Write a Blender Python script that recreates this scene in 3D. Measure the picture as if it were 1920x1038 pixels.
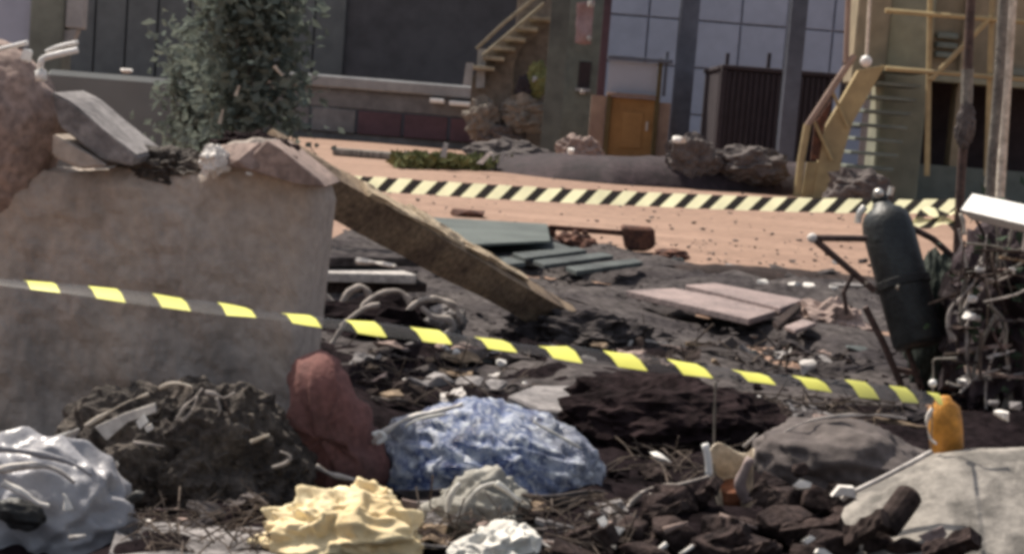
import bpy, bmesh, math, random
from mathutils import Vector, Matrix, noise, Euler

for o in list(bpy.data.objects):
    bpy.data.objects.remove(o)
SC = bpy.context.scene
COL = SC.collection
rnd = random.Random(7)

# ------------------------------------------------------------------ camera
F, CX, CY = 3000.0, 960.0, 519.0
ROLL = math.radians(4.5)
H = 1.05
PITCH = math.atan(304 * math.cos(ROLL) / F)
_r, _f = Vector((1, 0, 0)), Vector((0, math.cos(PITCH), -math.sin(PITCH)))
_u = _r.cross(_f)
CR = _r * math.cos(ROLL) + _u * math.sin(ROLL)
CU = _u * math.cos(ROLL) - _r * math.sin(ROLL)
cam_d = bpy.data.cameras.new('camera')
cam = bpy.data.objects.new('camera', cam_d)
COL.objects.link(cam)
cam.matrix_world = Matrix.Translation((0, 0, H)) @ Matrix((CR, CU, -_f)).transposed().to_4x4()
cam_d.sensor_width = 36
cam_d.lens = 36 * F / 1920
cam_d.clip_start, cam_d.clip_end = 0.1, 1000
SC.camera = cam

# ------------------------------------------------------------------ world, sun, exposure
SUN = Vector((-0.50, 0.50, 1.0)).normalized()
w = bpy.data.worlds.new('World'); SC.world = w; w.use_nodes = True
nt = w.node_tree
bg = nt.nodes['Background']
sky = nt.nodes.new('ShaderNodeTexSky'); sky.sky_type = 'NISHITA'; sky.sun_disc = False
sky.sun_elevation = math.asin(SUN.z); sky.sun_rotation = math.atan2(SUN.x, SUN.y)
sky.dust_density = 3.0
hsv = nt.nodes.new('ShaderNodeHueSaturation'); hsv.inputs['Saturation'].default_value = .5   # pale dusty sky
nt.links.new(sky.outputs[0], hsv.inputs['Color']); nt.links.new(hsv.outputs[0], bg.inputs[0]); bg.inputs[1].default_value = 0.12
sl = bpy.data.lights.new('sun', 'SUN'); sl.energy = 5.0; sl.angle = math.radians(0.5); sl.color = (1, .91, .79)
so = bpy.data.objects.new('sun', sl); COL.objects.link(so); so.rotation_euler = SUN.to_track_quat('Z', 'Y').to_euler()
so.location = (-20, 20, 40)
vs = SC.view_settings
vs.view_transform = 'Standard'; vs.look = 'None'; vs.exposure = 0.22; vs.gamma = 1; vs.use_curve_mapping = False
SC.cycles.filter_width = 4.0
SC.cycles.max_bounces = 6
SC.cycles.volume_bounces = 1

# ------------------------------------------------------------------ placing things
def ray(x, y):
    return _f * F + CR * (x - CX) - CU * (y - CY)
def P(x, y, Y):
    d = ray(x, y); return Vector((0, 0, H)) + d * (Y / d.y)
def G(x, y, z=0.0):
    d = ray(x, y); return Vector((0, 0, H)) + d * ((z - H) / d.z)
def PX(pts, Y):
    return [P(q[0], q[1], q[2] if len(q) > 2 else Y) for q in pts]
def mm(px, Y):
    return px * Y / F

# ------------------------------------------------------------------ materials
def M(name, c1, c2=None, scale=6, rough=.85, bump=.35, bscale=45, stretch=(1, 1, 1), spec=.3, metal=0, fine=.35, lo=.38, hi=.62, trans=0.0, third=None):
    m = bpy.data.materials.new(name); m.use_nodes = True
    n, l = m.node_tree.nodes, m.node_tree.links
    b = n['Principled BSDF']
    c2 = c2 or tuple(v * .6 for v in c1)
    tc = n.new('ShaderNodeTexCoord'); oi = n.new('ShaderNodeObjectInfo')
    mu = n.new('ShaderNodeMath'); mu.operation = 'MULTIPLY'; mu.inputs[1].default_value = 37
    l.new(oi.outputs['Random'], mu.inputs[0])
    ad = n.new('ShaderNodeVectorMath'); ad.operation = 'ADD'
    l.new(tc.outputs['Object'], ad.inputs[0]); l.new(mu.outputs[0], ad.inputs[1])
    mp = n.new('ShaderNodeMapping'); mp.inputs['Scale'].default_value = stretch
    l.new(ad.outputs[0], mp.inputs[0])
    n1 = n.new('ShaderNodeTexNoise'); n1.inputs['Scale'].default_value = scale; n1.inputs['Detail'].default_value = 6; n1.inputs['Roughness'].default_value = .62
    l.new(mp.outputs[0], n1.inputs['Vector'])
    cr = n.new('ShaderNodeValToRGB'); e = cr.color_ramp.elements
    e[0].position, e[1].position = lo, hi
    e[0].color = (*c2, 1); e[1].color = (*c1, 1)
    if third:
        t = cr.color_ramp.elements.new((lo + hi) / 2); t.color = (*third, 1)
    l.new(n1.outputs['Fac'], cr.inputs[0])
    n2 = n.new('ShaderNodeTexNoise'); n2.inputs['Scale'].default_value = bscale; n2.inputs['Detail'].default_value = 5
    l.new(ad.outputs[0], n2.inputs['Vector'])
    mr = n.new('ShaderNodeMapRange'); mr.inputs[1].default_value = .3; mr.inputs[2].default_value = .7
    mr.inputs[3].default_value = 1 - fine; mr.inputs[4].default_value = 1 + fine
    l.new(n2.outputs['Fac'], mr.inputs[0])
    mx = n.new('ShaderNodeVectorMath'); mx.operation = 'SCALE'
    l.new(cr.outputs[0], mx.inputs[0]); l.new(mr.outputs[0], mx.inputs['Scale'])
    l.new(mx.outputs[0], b.inputs['Base Color'])
    b.inputs['Roughness'].default_value = rough; b.inputs['Metallic'].default_value = metal
    b.inputs['Specular IOR Level'].default_value = spec
    if bump:
        bp = n.new('ShaderNodeBump'); bp.inputs['Strength'].default_value = bump; bp.inputs['Distance'].default_value = .012
        l.new(n2.outputs['Fac'], bp.inputs['Height']); l.new(bp.outputs[0], b.inputs['Normal'])
    if trans:
        tr = n.new('ShaderNodeBsdfTranslucent'); ms = n.new('ShaderNodeMixShader'); ms.inputs[0].default_value = trans
        l.new(mx.outputs[0], tr.inputs[0])
        l.new(b.outputs[0], ms.inputs[1]); l.new(tr.outputs[0], ms.inputs[2])
        l.new(ms.outputs[0], n['Material Output'].inputs[0])
    return m

MT = {}
MT['dirt'] = M('orange dirt', (.315, .203, .148), (.25, .157, .113), scale=.9, bscale=9, fine=.22, bump=.7, stretch=(.4, 1.5, 1), third=(.265, .168, .12))
MT['ash'] = M('ash and slate dust', (.088, .078, .076), (.040, .035, .037), scale=2.2, bscale=22, fine=.5, bump=1, spec=.04, rough=1)
MT['soot'] = M('scorched soil', (.017, .012, .0135), (.008, .006, .007), scale=3, bscale=30, fine=.5, bump=1, spec=.03, rough=1)  # near-black base colour for the soil, even but for noise
MT['concrete'] = M('weathered concrete', (.44, .37, .312), (.29, .252, .222), scale=2.4, stretch=(2.2, 2.2, .5), bscale=38, fine=.14, bump=.45, third=(.39, .335, .292))
MT['concrete_red'] = M('reddish broken concrete', (.35, .26, .225), (.22, .165, .145), scale=5, bscale=40, fine=.3)
MT['concrete_pale'] = M('pale concrete', (.30, .275, .245), (.13, .12, .108), scale=5, stretch=(2.2, 2.2, .3), bscale=50, fine=.2, lo=.42, hi=.58)
MT['lump_brown'] = M('grey brown dusty concrete', (.125, .105, .098), (.075, .062, .06), scale=6, bscale=30, fine=.3)
MT['dusty'] = M('dusty brown render', (.225, .19, .155), (.15, .13, .112), scale=.9, bscale=6, fine=.25)
MT['stair_pale'] = M('pale yellowish steel', (.34, .30, .22), (.24, .21, .155), scale=1, bscale=6, fine=.2)
MT['maroon_earth'] = M('reddish brown burnt earth', (.027, .018, .019), (.013, .009, .0095), scale=6, bscale=34, fine=.5, bump=1, spec=.03)
MT['stone_grey'] = M('grey stone', (.27, .25, .245), (.14, .13, .13), scale=8, fine=.3)
MT['stone_brown'] = M('dark brown stone', (.062, .044, .040), (.026, .019, .019), scale=14, bscale=60, fine=.5, bump=.8, spec=.08)
MT['white_scrap'] = M('white scrap', (.80, .77, .72), (.62, .58, .54), scale=14, fine=.15)
MT['white_paint'] = M('white paint', (.82, .81, .78), (.70, .69, .66), scale=10, fine=.08, rough=.4, bump=.1)
MT['pale_metal'] = M('pale dusty metal', (.60, .56, .52), (.38, .35, .33), scale=20, rough=.5, fine=.2)
MT['timber'] = M('old timber', (.28, .205, .135), (.14, .10, .072), scale=7, stretch=(1, 1, 1), bscale=50, fine=.4)
MT['timber_pale'] = M('pale split timber', (.66, .53, .37), (.42, .32, .21), scale=16, fine=.3)
MT['timber_dark'] = M('blackened timber', (.055, .04, .036), (.025, .019, .018), scale=9, fine=.5, spec=.08)
MT['brown_plant'] = M('withered plant litter', (.10, .083, .07), (.045, .037, .033), scale=12, bscale=70, fine=.5, bump=1)
MT['twig'] = M('dry twig', (.12, .09, .07), (.055, .042, .036), scale=20)
MT['stick_pale'] = M('pale stick', (.72, .64, .54), (.48, .41, .33), scale=20, fine=.2)
MT['tarp_grey'] = M('blue grey plastic sheet', (.36, .355, .375), (.24, .235, .25), scale=5, rough=.36, bscale=13, fine=.10, bump=.9, spec=.5)
MT['cloth_yellow'] = M('cream yellow cloth', (.88, .77, .52), (.70, .54, .30), scale=5, bscale=17, fine=.07, bump=.9)
MT['cloth_white'] = M('white cloth', (.74, .72, .66), (.5, .48, .44), scale=7, bscale=17, fine=.08, bump=.8)
MT['cloth_grey'] = M('grey olive cloth', (.36, .345, .305), (.22, .21, .185), scale=6, bscale=16, fine=.1, bump=.8)
MT['red'] = M('dusty red sacking', (.19, .085, .075), (.125, .066, .06), scale=5, bscale=60, fine=.25)
MT['cable'] = M('dusty pale cable', (.46, .41, .37), (.27, .24, .22), scale=18, fine=.2)
MT['rubber'] = M('black rubber', (.03, .03, .03), (.018, .018, .018), rough=.5)
MT['pink_slab'] = M('pinkish panel', (.31, .24, .225), (.20, .158, .152), scale=3, fine=.25)
MT['green_sheet'] = M('dull green sheet', (.10, .118, .108), (.062, .075, .07), scale=2.5, rough=.6, fine=.2)
MT['teal'] = M('teal board', (.085, .098, .096), (.042, .048, .05), scale=4, fine=.3)
MT['rust'] = M('rusted iron', (.15, .066, .042), (.06, .03, .024), scale=10, fine=.4)
MT['cyl'] = M('dark green cylinder paint', (.027, .031, .032), (.016, .018, .019), scale=9, rough=.45, fine=.3, spec=.4)
MT['canvas'] = M('dark green canvas', (.042, .052, .042), (.02, .026, .022), scale=7, fine=.4)
MT['frame_brown'] = M('brown painted tube', (.10, .062, .052), (.055, .036, .032), scale=14, rough=.6)
MT['steel_pole'] = M('grey steel pole', (.22, .20, .17), (.13, .115, .10), scale=8, rough=.6)
MT['orange'] = M('faded orange plastic', (.58, .27, .045), (.36, .15, .03), scale=8, rough=.5)
MT['tub'] = M('cream plastic tub', (.56, .48, .37), (.38, .30, .21), scale=8, rough=.5)
MT['tub_rust'] = M('rust stained filling', (.22, .085, .04), (.10, .04, .025), scale=10)
MT['bank'] = M('dark earth bank', (.045, .030, .034), (.025, .018, .021), scale=1.5, bscale=8, fine=.4, bump=1)
MT['weed'] = M('olive weeds', (.22, .22, .09), (.10, .11, .045), scale=4)
MT['leaf'] = M('grey green leaves', (.19, .22, .19), (.14, .165, .145), scale=4, fine=.15, trans=.3, rough=1, spec=.02, bump=0)
MT['leaf_dark'] = M('dark leaves', (.05, .075, .045), (.025, .04, .026), scale=9, fine=.3, trans=.2, bump=0)
MT['leaf_dry'] = M('dry olive leaves', (.19, .17, .145), (.11, .10, .085), scale=3, fine=.3, trans=.25, bump=0)
MT['bark'] = M('grey bark', (.24, .21, .18), (.13, .11, .095), scale=4)
MT['hall'] = M('dark shed cladding', (.10, .097, .104), (.08, .077, .082), scale=.25, bscale=2, fine=.12, bump=.1)
MT['hall_teal'] = M('teal shed cladding', (.165, .172, .17), (.135, .14, .14), scale=.25, bscale=2, fine=.12, bump=.1)
MT['panel'] = M('blue white wall panel', (.40, .44, .54), (.345, .38, .47), scale=.5, bscale=3, fine=.05, bump=.05)
MT['joint'] = M('panel joint', (.36, .385, .47), (.32, .34, .42))
MT['pillar_blue'] = M('blue grey steel', (.135, .15, .19), (.10, .11, .14), scale=.7, bscale=5, fine=.12)
MT['pillar_green'] = M('green grey steel', (.125, .135, .12), (.085, .09, .085), scale=.7, bscale=5, fine=.15)
MT['maroon'] = M('maroon paint', (.115, .068, .082), (.08, .05, .06), scale=.7, bscale=5, fine=.12)
MT['grey_band'] = M('grey platform', (.20, .20, .205), (.14, .14, .145), scale=.5, bscale=4, fine=.15)
MT['grey_light'] = M('pale grey edge', (.34, .345, .35), (.26, .265, .27), scale=.7, bscale=5, fine=.12)
MT['ochre_door'] = M('orange door paint', (.34, .20, .085), (.27, .155, .065), scale=.8, bscale=5, fine=.1, bump=.1)
MT['beige'] = M('dusty beige board', (.34, .25, .20), (.25, .18, .15), scale=.8, bscale=5, fine=.12)
MT['olive_post'] = M('olive brown post', (.13, .10, .05), (.09, .07, .035), scale=2)
MT['container'] = M('dark container paint', (.045, .037, .044), (.034, .027, .033), scale=.6, bscale=5, fine=.15)
MT['ochre'] = M('ochre painted steel', (.40, .315, .17), (.30, .235, .135), scale=.7, bscale=5, fine=.15)
MT['olive'] = M('olive concrete', (.31, .295, .205), (.22, .22, .17), scale=.45, bscale=4, fine=.12)
MT['olive_brown'] = M('brown olive render', (.32, .26, .175), (.22, .19, .135), scale=.45, bscale=4, fine=.15)
MT['green_grey'] = M('green grey render', (.19, .21, .18), (.13, .145, .13), scale=.45, bscale=4, fine=.15)
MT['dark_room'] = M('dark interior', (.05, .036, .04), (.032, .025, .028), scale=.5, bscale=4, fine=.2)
MT['glass'] = M('dusty blue glass', (.40, .42, .50), (.34, .36, .43), scale=.6, rough=.25, fine=.05, bump=0, spec=.5)
MT['pink_cloth'] = M('faded pink cloth', (.42, .29, .28), (.30, .20, .20), scale=1.5)
MT['valve'] = M('bright brass valve', (.75, .72, .66), (.5, .48, .44), metal=.7, rough=.3, fine=.1)

def tape_mat(name, yel, period, slope, clear=0.0):
    m = bpy.data.materials.new(name); m.use_nodes = True
    n, l = m.node_tree.nodes, m.node_tree.links
    b = n['Principled BSDF']; b.inputs['Roughness'].default_value = .38
    uv = n.new('ShaderNodeUVMap'); uv.uv_map = 'UVMap'
    s = n.new('ShaderNodeSeparateXYZ'); l.new(uv.outputs[0], s.inputs[0])
    a = n.new('ShaderNodeMath'); a.operation = 'MULTIPLY_ADD'; a.inputs[1].default_value = slope
    l.new(s.outputs[1], a.inputs[0]); l.new(s.outputs[0], a.inputs[2])
    d = n.new('ShaderNodeMath'); d.operation = 'DIVIDE'; d.inputs[1].default_value = period; l.new(a.outputs[0], d.inputs[0])
    fr = n.new('ShaderNodeMath'); fr.operation = 'FRACT'; l.new(d.outputs[0], fr.inputs[0])
    g = n.new('ShaderNodeMath'); g.operation = 'LESS_THAN'; g.inputs[1].default_value = .45 if clear else .56; l.new(fr.outputs[0], g.inputs[0])
    nz = n.new('ShaderNodeTexNoise'); nz.inputs['Scale'].default_value = 9
    tc = n.new('ShaderNodeTexCoord'); l.new(tc.outputs['Object'], nz.inputs['Vector'])
    yr = n.new('ShaderNodeValToRGB'); yr.color_ramp.elements[0].position = .35; yr.color_ramp.elements[1].position = .7
    yr.color_ramp.elements[0].color = (*[v * .82 for v in yel], 1); yr.color_ramp.elements[1].color = (*yel, 1)
    l.new(nz.outputs['Fac'], yr.inputs[0])
    mx = n.new('ShaderNodeMix'); mx.data_type = 'RGBA'; l.new(g.outputs[0], mx.inputs['Factor'])
    mx.inputs['A'].default_value = (.03, .028, .028, 1); l.new(yr.outputs[0], mx.inputs['B'])
    l.new(mx.outputs['Result'], b.inputs['Base Color'])
    tr = n.new('ShaderNodeBsdfTranslucent'); l.new(mx.outputs['Result'], tr.inputs[0])
    ms = n.new('ShaderNodeMixShader'); ms.inputs[0].default_value = .15 if clear else .62
    l.new(b.outputs[0], ms.inputs[1]); l.new(tr.outputs[0], ms.inputs[2]); l.new(ms.outputs[0], n['Material Output'].inputs[0])
    if clear:      # the black print is thin and lets the background through
        tp = n.new('ShaderNodeBsdfTransparent'); m2 = n.new('ShaderNodeMixShader')
        iv = n.new('ShaderNodeMath'); iv.operation = 'MULTIPLY_ADD'; iv.inputs[1].default_value = -clear; iv.inputs[2].default_value = clear
        l.new(g.outputs[0], iv.inputs[0]); l.new(iv.outputs[0], m2.inputs[0])
        l.new(ms.outputs[0], m2.inputs[1]); l.new(tp.outputs[0], m2.inputs[2]); l.new(m2.outputs[0], n['Material Output'].inputs[0])
    return m
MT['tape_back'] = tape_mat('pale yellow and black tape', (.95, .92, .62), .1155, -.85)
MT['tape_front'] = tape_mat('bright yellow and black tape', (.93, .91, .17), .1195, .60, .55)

def blue_mat():
    m = bpy.data.materials.new('speckled blue plastic'); m.use_nodes = True
    n, l = m.node_tree.nodes, m.node_tree.links
    b = n['Principled BSDF']; b.inputs['Roughness'].default_value = .32
    tc = n.new('ShaderNodeTexCoord')
    n1 = n.new('ShaderNodeTexNoise'); n1.inputs['Scale'].default_value = 19; n1.inputs['Detail'].default_value = 7; n1.inputs['Roughness'].default_value = .72; n1.inputs['Distortion'].default_value = 1.4
    l.new(tc.outputs['Object'], n1.inputs['Vector'])
    r = n.new('ShaderNodeValToRGB'); r.color_ramp.elements[0].position = .30; r.color_ramp.elements[0].color = (.012, .02, .06, 1)
    r.color_ramp.elements[1].position = .66; r.color_ramp.elements[1].color = (.70, .72, .78, 1)
    for p_, c_ in ((.42, (.045, .07, .20, 1)), (.48, (.16, .215, .40, 1)), (.54, (.33, .38, .50, 1))):
        e = r.color_ramp.elements.new(p_); e.color = c_
    l.new(n1.outputs['Fac'], r.inputs[0])
    n2 = n.new('ShaderNodeTexNoise'); n2.inputs['Scale'].default_value = 3.2; l.new(tc.outputs['Object'], n2.inputs['Vector'])
    r2 = n.new('ShaderNodeValToRGB'); r2.color_ramp.elements[0].position = .42; r2.color_ramp.elements[1].position = .58
    l.new(n2.outputs['Fac'], r2.inputs[0])
    mx = n.new('ShaderNodeMix'); mx.data_type = 'RGBA'
    sc = n.new('ShaderNodeMath'); sc.operation = 'MULTIPLY'; sc.inputs[1].default_value = .6; l.new(r2.outputs[0], sc.inputs[0])
    l.new(sc.outputs[0], mx.inputs['Factor']); l.new(r.outputs[0], mx.inputs['A']); mx.inputs['B'].default_value = (.33, .34, .37, 1)
    n3 = n.new('ShaderNodeTexNoise'); n3.inputs['Scale'].default_value = 42; n3.inputs['Detail'].default_value = 3; l.new(tc.outputs['Object'], n3.inputs['Vector'])
    r3 = n.new('ShaderNodeValToRGB'); r3.color_ramp.elements[0].position = .55; r3.color_ramp.elements[1].position = .66; l.new(n3.outputs['Fac'], r3.inputs[0])
    m3 = n.new('ShaderNodeMix'); m3.data_type = 'RGBA'; l.new(r3.outputs[0], m3.inputs['Factor']); l.new(mx.outputs['Result'], m3.inputs['A']); m3.inputs['B'].default_value = (.66, .70, .76, 1)
    l.new(m3.outputs['Result'], b.inputs['Base Color'])
    bp = n.new('ShaderNodeBump'); bp.inputs['Strength'].default_value = .9; bp.inputs['Distance'].default_value = .02
    l.new(n1.outputs['Fac'], bp.inputs['Height']); l.new(bp.outputs[0], b.inputs['Normal'])
    return m
MT['blue'] = blue_mat()

# ------------------------------------------------------------------ object helpers
def centre(bm):
    n = len(bm.verts); c = Vector((0, 0, 0)); lo = 1e9
    for v in bm.verts: c += v.co; lo = min(lo, v.co.z)
    c /= max(n, 1); return Vector((c.x, c.y, lo))
def link(name, bm, mat, parent=None, origin=None, smooth=False):
    bmesh.ops.recalc_face_normals(bm, faces=bm.faces)
    o0 = origin if origin is not None else centre(bm)
    bmesh.ops.translate(bm, verts=bm.verts, vec=-o0)
    me = bpy.data.meshes.new(name); bm.to_mesh(me); bm.free()
    me.materials.append(MT[mat] if isinstance(mat, str) else mat)
    if smooth:
        for p in me.polygons: p.use_smooth = True
    o = bpy.data.objects.new(name, me); COL.objects.link(o)
    if parent is not None:
        o.parent = parent; o.location = o0 - parent.location
    else:
        o.location = o0
    return o
def sub(name, bm, mat, part, smooth=False):
    """a sub-part: child of a part mesh that itself hangs under an Empty"""
    o = link(name, bm, mat, None, None, smooth)
    base = part.location + (part.parent.location if part.parent else Vector())
    o.parent = part; o.location = o.location - base
    return o
def tag(o, label, cat, group=None):
    o['label'] = label; o['category'] = cat; o['kind'] = 'thing'
    if group: o['group'] = group
    return o
def solo(name, label, cat, bm, mat, group=None, smooth=False):
    return tag(link(name, bm, mat, None, None, smooth), label, cat, group)
def thing(name, label, cat, loc, group=None):
    o = bpy.data.objects.new(name, None); COL.objects.link(o); o.location = loc; o.empty_display_size = .1
    return tag(o, label, cat, group)
def kind(o, k):
    o['kind'] = k; return o
def B(): return bmesh.new()

def box(bm, c, size, rot=None, bev=0.0):
    r = bmesh.ops.create_cube(bm, size=1)
    vs_ = r['verts']
    bmesh.ops.scale(bm, vec=size, verts=vs_)
    if bev:
        es = {e for v in vs_ for e in v.link_edges}
        q = bmesh.ops.bevel(bm, geom=list(es), offset=bev, segments=1, affect='EDGES')
        vs_ = list({v for f in q['faces'] for v in f.verts} | {v for v in vs_ if v.is_valid})
    if rot is not None:
        mt = rot.to_matrix() if isinstance(rot, Euler) else rot
        bmesh.ops.rotate(bm, verts=vs_, cent=(0, 0, 0), matrix=mt)
    bmesh.ops.translate(bm, verts=vs_, vec=c)
    return vs_
def prism(bm, pts, off):
    a = [bm.verts.new(p) for p in pts]; b = [bm.verts.new(p + off) for p in pts]
    n = len(pts)
    bm.faces.new(a); bm.faces.new(b[::-1])
    for i in range(n): bm.faces.new((a[i], b[i], b[(i + 1) % n], a[(i + 1) % n]))
    return a + b
def pprism(bm, px, Y, depth):
    return prism(bm, PX(px, Y), Vector((0, depth, 0)))
def gprism(bm, px, z0, th):
    return prism(bm, [G(x, y, z0) for x, y in px], Vector((0, 0, th)))
def catmull(p, k):
    out = []
    for i in range(len(p) - 1):
        p0, p1, p2, p3 = p[max(i - 1, 0)], p[i], p[i + 1], p[min(i + 2, len(p) - 1)]
        for j in range(k):
            t = j / k
            out.append(.5 * ((2 * p1) + (p2 - p0) * t + (2 * p0 - 5 * p1 + 4 * p2 - p3) * t * t + (3 * p1 - p0 - 3 * p2 + p3) * t ** 3))
    out.append(p[-1]); return out
def tube(bm, pts, r, n=8, k=4, r2=None, wob=0, seed=0):
    pts = [Vector(p) for p in pts]
    if n == 7:      # sticks, wires and scraps: thin, uneven, tapering, flattened
        n, k, wob, r = 5, min(k, 3), .75, r * .82
        r2 = r * .45 if r2 is None else r2 * .7
    if len(pts) > 2 and k > 1: pts = catmull(pts, k)
    N = len(pts); r2 = r if r2 is None else r2
    t = (pts[1] - pts[0]).normalized()
    a = t.orthogonal().normalized(); rings = []
    for i, p in enumerate(pts):
        tt = (pts[min(i + 1, N - 1)] - pts[max(i - 1, 0)]).normalized()
        a = (a - tt * a.dot(tt)).normalized(); b = tt.cross(a)
        rr = r + (r2 - r) * i / (N - 1)
        if wob: rr *= max(.25, 1 + wob * 1.6 * noise.noise(p * 30 + Vector((seed, 0, 0))))
        rings.append([bm.verts.new(p + (a * math.cos(2 * math.pi * j / n) + b * math.sin(2 * math.pi * j / n)) * rr) for j in range(n)])
    for i in range(N - 1):
        for j in range(n):
            bm.faces.new((rings[i][j], rings[i][(j + 1) % n], rings[i + 1][(j + 1) % n], rings[i + 1][j]))
    bm.faces.new(rings[0][::-1]); bm.faces.new(rings[-1])
def chunk(bm, c, size, seed, n=16, rot=None, flat=1.0):
    r = random.Random(seed); pts = []
    for _ in range(n):
        v = Vector((r.uniform(-1, 1), r.uniform(-1, 1), r.uniform(-1, 1)))
        m = max(abs(v.x), abs(v.y), abs(v.z)); L = v.length
        v = v / (L * .55 + m * .45) * r.uniform(.82, 1.0)
        pts.append(Vector((v.x * size[0] / 2, v.y * size[1] / 2, v.z * size[2] / 2)))
    rt = rot.to_matrix() if rot else Euler((0, 0, r.uniform(0, 6.28))).to_matrix()
    vs_ = [bm.verts.new(rt @ p + c) for p in pts]
    q = bmesh.ops.convex_hull(bm, input=vs_)
    bad = [g for g in set(q['geom_interior']) | set(q['geom_unused']) if isinstance(g, bmesh.types.BMVert) and g.is_valid]
    if bad: bmesh.ops.delete(bm, geom=bad, context='VERTS')
def blob(bm, c, rad, seed, amp=.1, freq=3, sub_=4, rot=None, crease=0.0, cf=5, floor=None, c2=.5, oc=4, cell=0.0, cc=3):
    q = bmesh.ops.create_icosphere(bm, subdivisions=sub_, radius=1)
    sd = Vector((seed * 3.17, seed * 1.3, seed * 7.7))
    for v in q['verts']:
        p = v.co.copy(); d = 0
        d += amp * noise.fractal(p * freq + sd, .9, 2.1, oc)
        if crease:
            wv = noise.noise_vector(p * cf * .5 + sd) * .35
            d += crease * (1 - 2.2 * abs(noise.noise((p + wv) * cf + sd * 2)))
            d += crease * c2 * (1 - 2.2 * abs(noise.noise((p + wv) * cf * 2.3 + sd)))
        if cell:      # sharp folds: ridges where neighbouring dents meet
            for a_, f_ in ((cell, cc), (cell * .45, cc * 2.1)):
                wq = noise.noise_vector(p * 1.7 + sd) * .4
                d += a_ * (noise.voronoi((p + wq) * f_ * .55 + sd)[0][0] * 2 - .9)
        v.co = p * (1 + d)
    M4 = (rot.to_matrix() if rot else Matrix.Identity(3))
    for v in q['verts']:
        v.co = M4 @ Vector((v.co.x * rad[0], v.co.y * rad[1], v.co.z * rad[2])) + c
        if floor is not None and v.co.z < floor: v.co.z = floor + (v.co.z - floor) * .05
    return q['verts']
def sheet(bm, q, nu, nv, th, amp, freq, seed, arch=0):
    """thick crumpled sheet over four corners"""
    a, b, c, d = q; nrm = (b - a).cross(d - a).normalized()
    if nrm.z < 0 and abs(nrm.z) > .1: nrm = -nrm
    sd = Vector((seed, seed * 2.3, 0)); top, bot = [], []
    for i in range(nu + 1):
        u = i / nu; rt, rb = [], []
        for j in range(nv + 1):
            v = j / nv
            p = a.lerp(b, u).lerp(d.lerp(c, u), v)
            ed = 1 + .12 * noise.noise(p * freq * 2 + sd)
            p = (a + b + c + d) / 4 + (p - (a + b + c + d) / 4) * ed
            h = amp * noise.fractal(p * freq + sd, 1, 2, 3) + arch * (4 * u * (1 - u))
            rt.append(bm.verts.new(p + nrm * (h + th))); rb.append(bm.verts.new(p + nrm * h))
        top.append(rt); bot.append(rb)
    for i in range(nu):
        for j in range(nv):
            bm.faces.new((top[i][j], top[i + 1][j], top[i + 1][j + 1], top[i][j + 1]))
            bm.faces.new((bot[i][j], bot[i][j + 1], bot[i + 1][j + 1], bot[i + 1][j]))
    for i in range(nu):
        bm.faces.new((top[i][0], bot[i][0], bot[i + 1][0], top[i + 1][0]))
        bm.faces.new((top[i][nv], top[i + 1][nv], bot[i + 1][nv], bot[i][nv]))
    for j in range(nv):
        bm.faces.new((top[0][j], top[0][j + 1], bot[0][j + 1], bot[0][j]))
        bm.faces.new((top[nu][j], bot[nu][j], bot[nu][j + 1], top[nu][j + 1]))
def lathe(bm, prof, M4, n=28):
    rings = []
    for r, z in prof:
        rings.append([bm.verts.new(M4 @ Vector((r * math.cos(2 * math.pi * j / n), r * math.sin(2 * math.pi * j / n), z))) for j in range(n)])
    for i in range(len(rings) - 1):
        for j in range(n): bm.faces.new((rings[i][j], rings[i][(j + 1) % n], rings[i + 1][(j + 1) % n], rings[i + 1][j]))
    bm.faces.new(rings[0][::-1]); bm.faces.new(rings[-1])
def axis_m(a, b):
    z = (b - a).normalized(); x = z.orthogonal().normalized(); y = z.cross(x)
    m = Matrix((x, y, z)).transposed().to_4x4(); m.translation = a; return m
def leaves(bm, fn, n, size, seed, droop=0.3):
    r = random.Random(seed)
    for _ in range(n):
        c = fn(r); s = size * r.uniform(.6, 1.3)
        d = Vector((r.gauss(0, 1), r.gauss(0, 1), r.gauss(0, .7) - droop)).normalized()
        sd = d.cross(Vector((r.gauss(0, 1), r.gauss(0, 1), r.gauss(0, 1)))).normalized() * s * .32
        up = d.cross(sd).normalized() * s * .1
        v = [bm.verts.new(c), bm.verts.new(c + d * s * .5 + sd + up), bm.verts.new(c + d * s), bm.verts.new(c + d * s * .5 - sd + up)]
        bm.faces.new((v[0], v[1], v[2])); bm.faces.new((v[0], v[2], v[3]))
def in_poly(x, y, pl):
    c = False; j = len(pl) - 1
    for i in range(len(pl)):
        if (pl[i][1] > y) != (pl[j][1] > y) and x < (pl[j][0] - pl[i][0]) * (y - pl[i][1]) / (pl[j][1] - pl[i][1]) + pl[i][0]: c = not c
        j = i
    return c
def edge_d(x, y, pl):
    m = 1e9
    for i in range(len(pl)):
        ax, ay = pl[i - 1][0], pl[i - 1][1]; bx, by = pl[i][0], pl[i][1]
        dx, dy = bx - ax, by - ay
        t = max(0, min(1, ((x - ax) * dx + (y - ay) * dy) / (dx * dx + dy * dy + 1e-9)))
        m = min(m, math.hypot(x - ax - dx * t, y - ay - dy * t))
    return m
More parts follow.
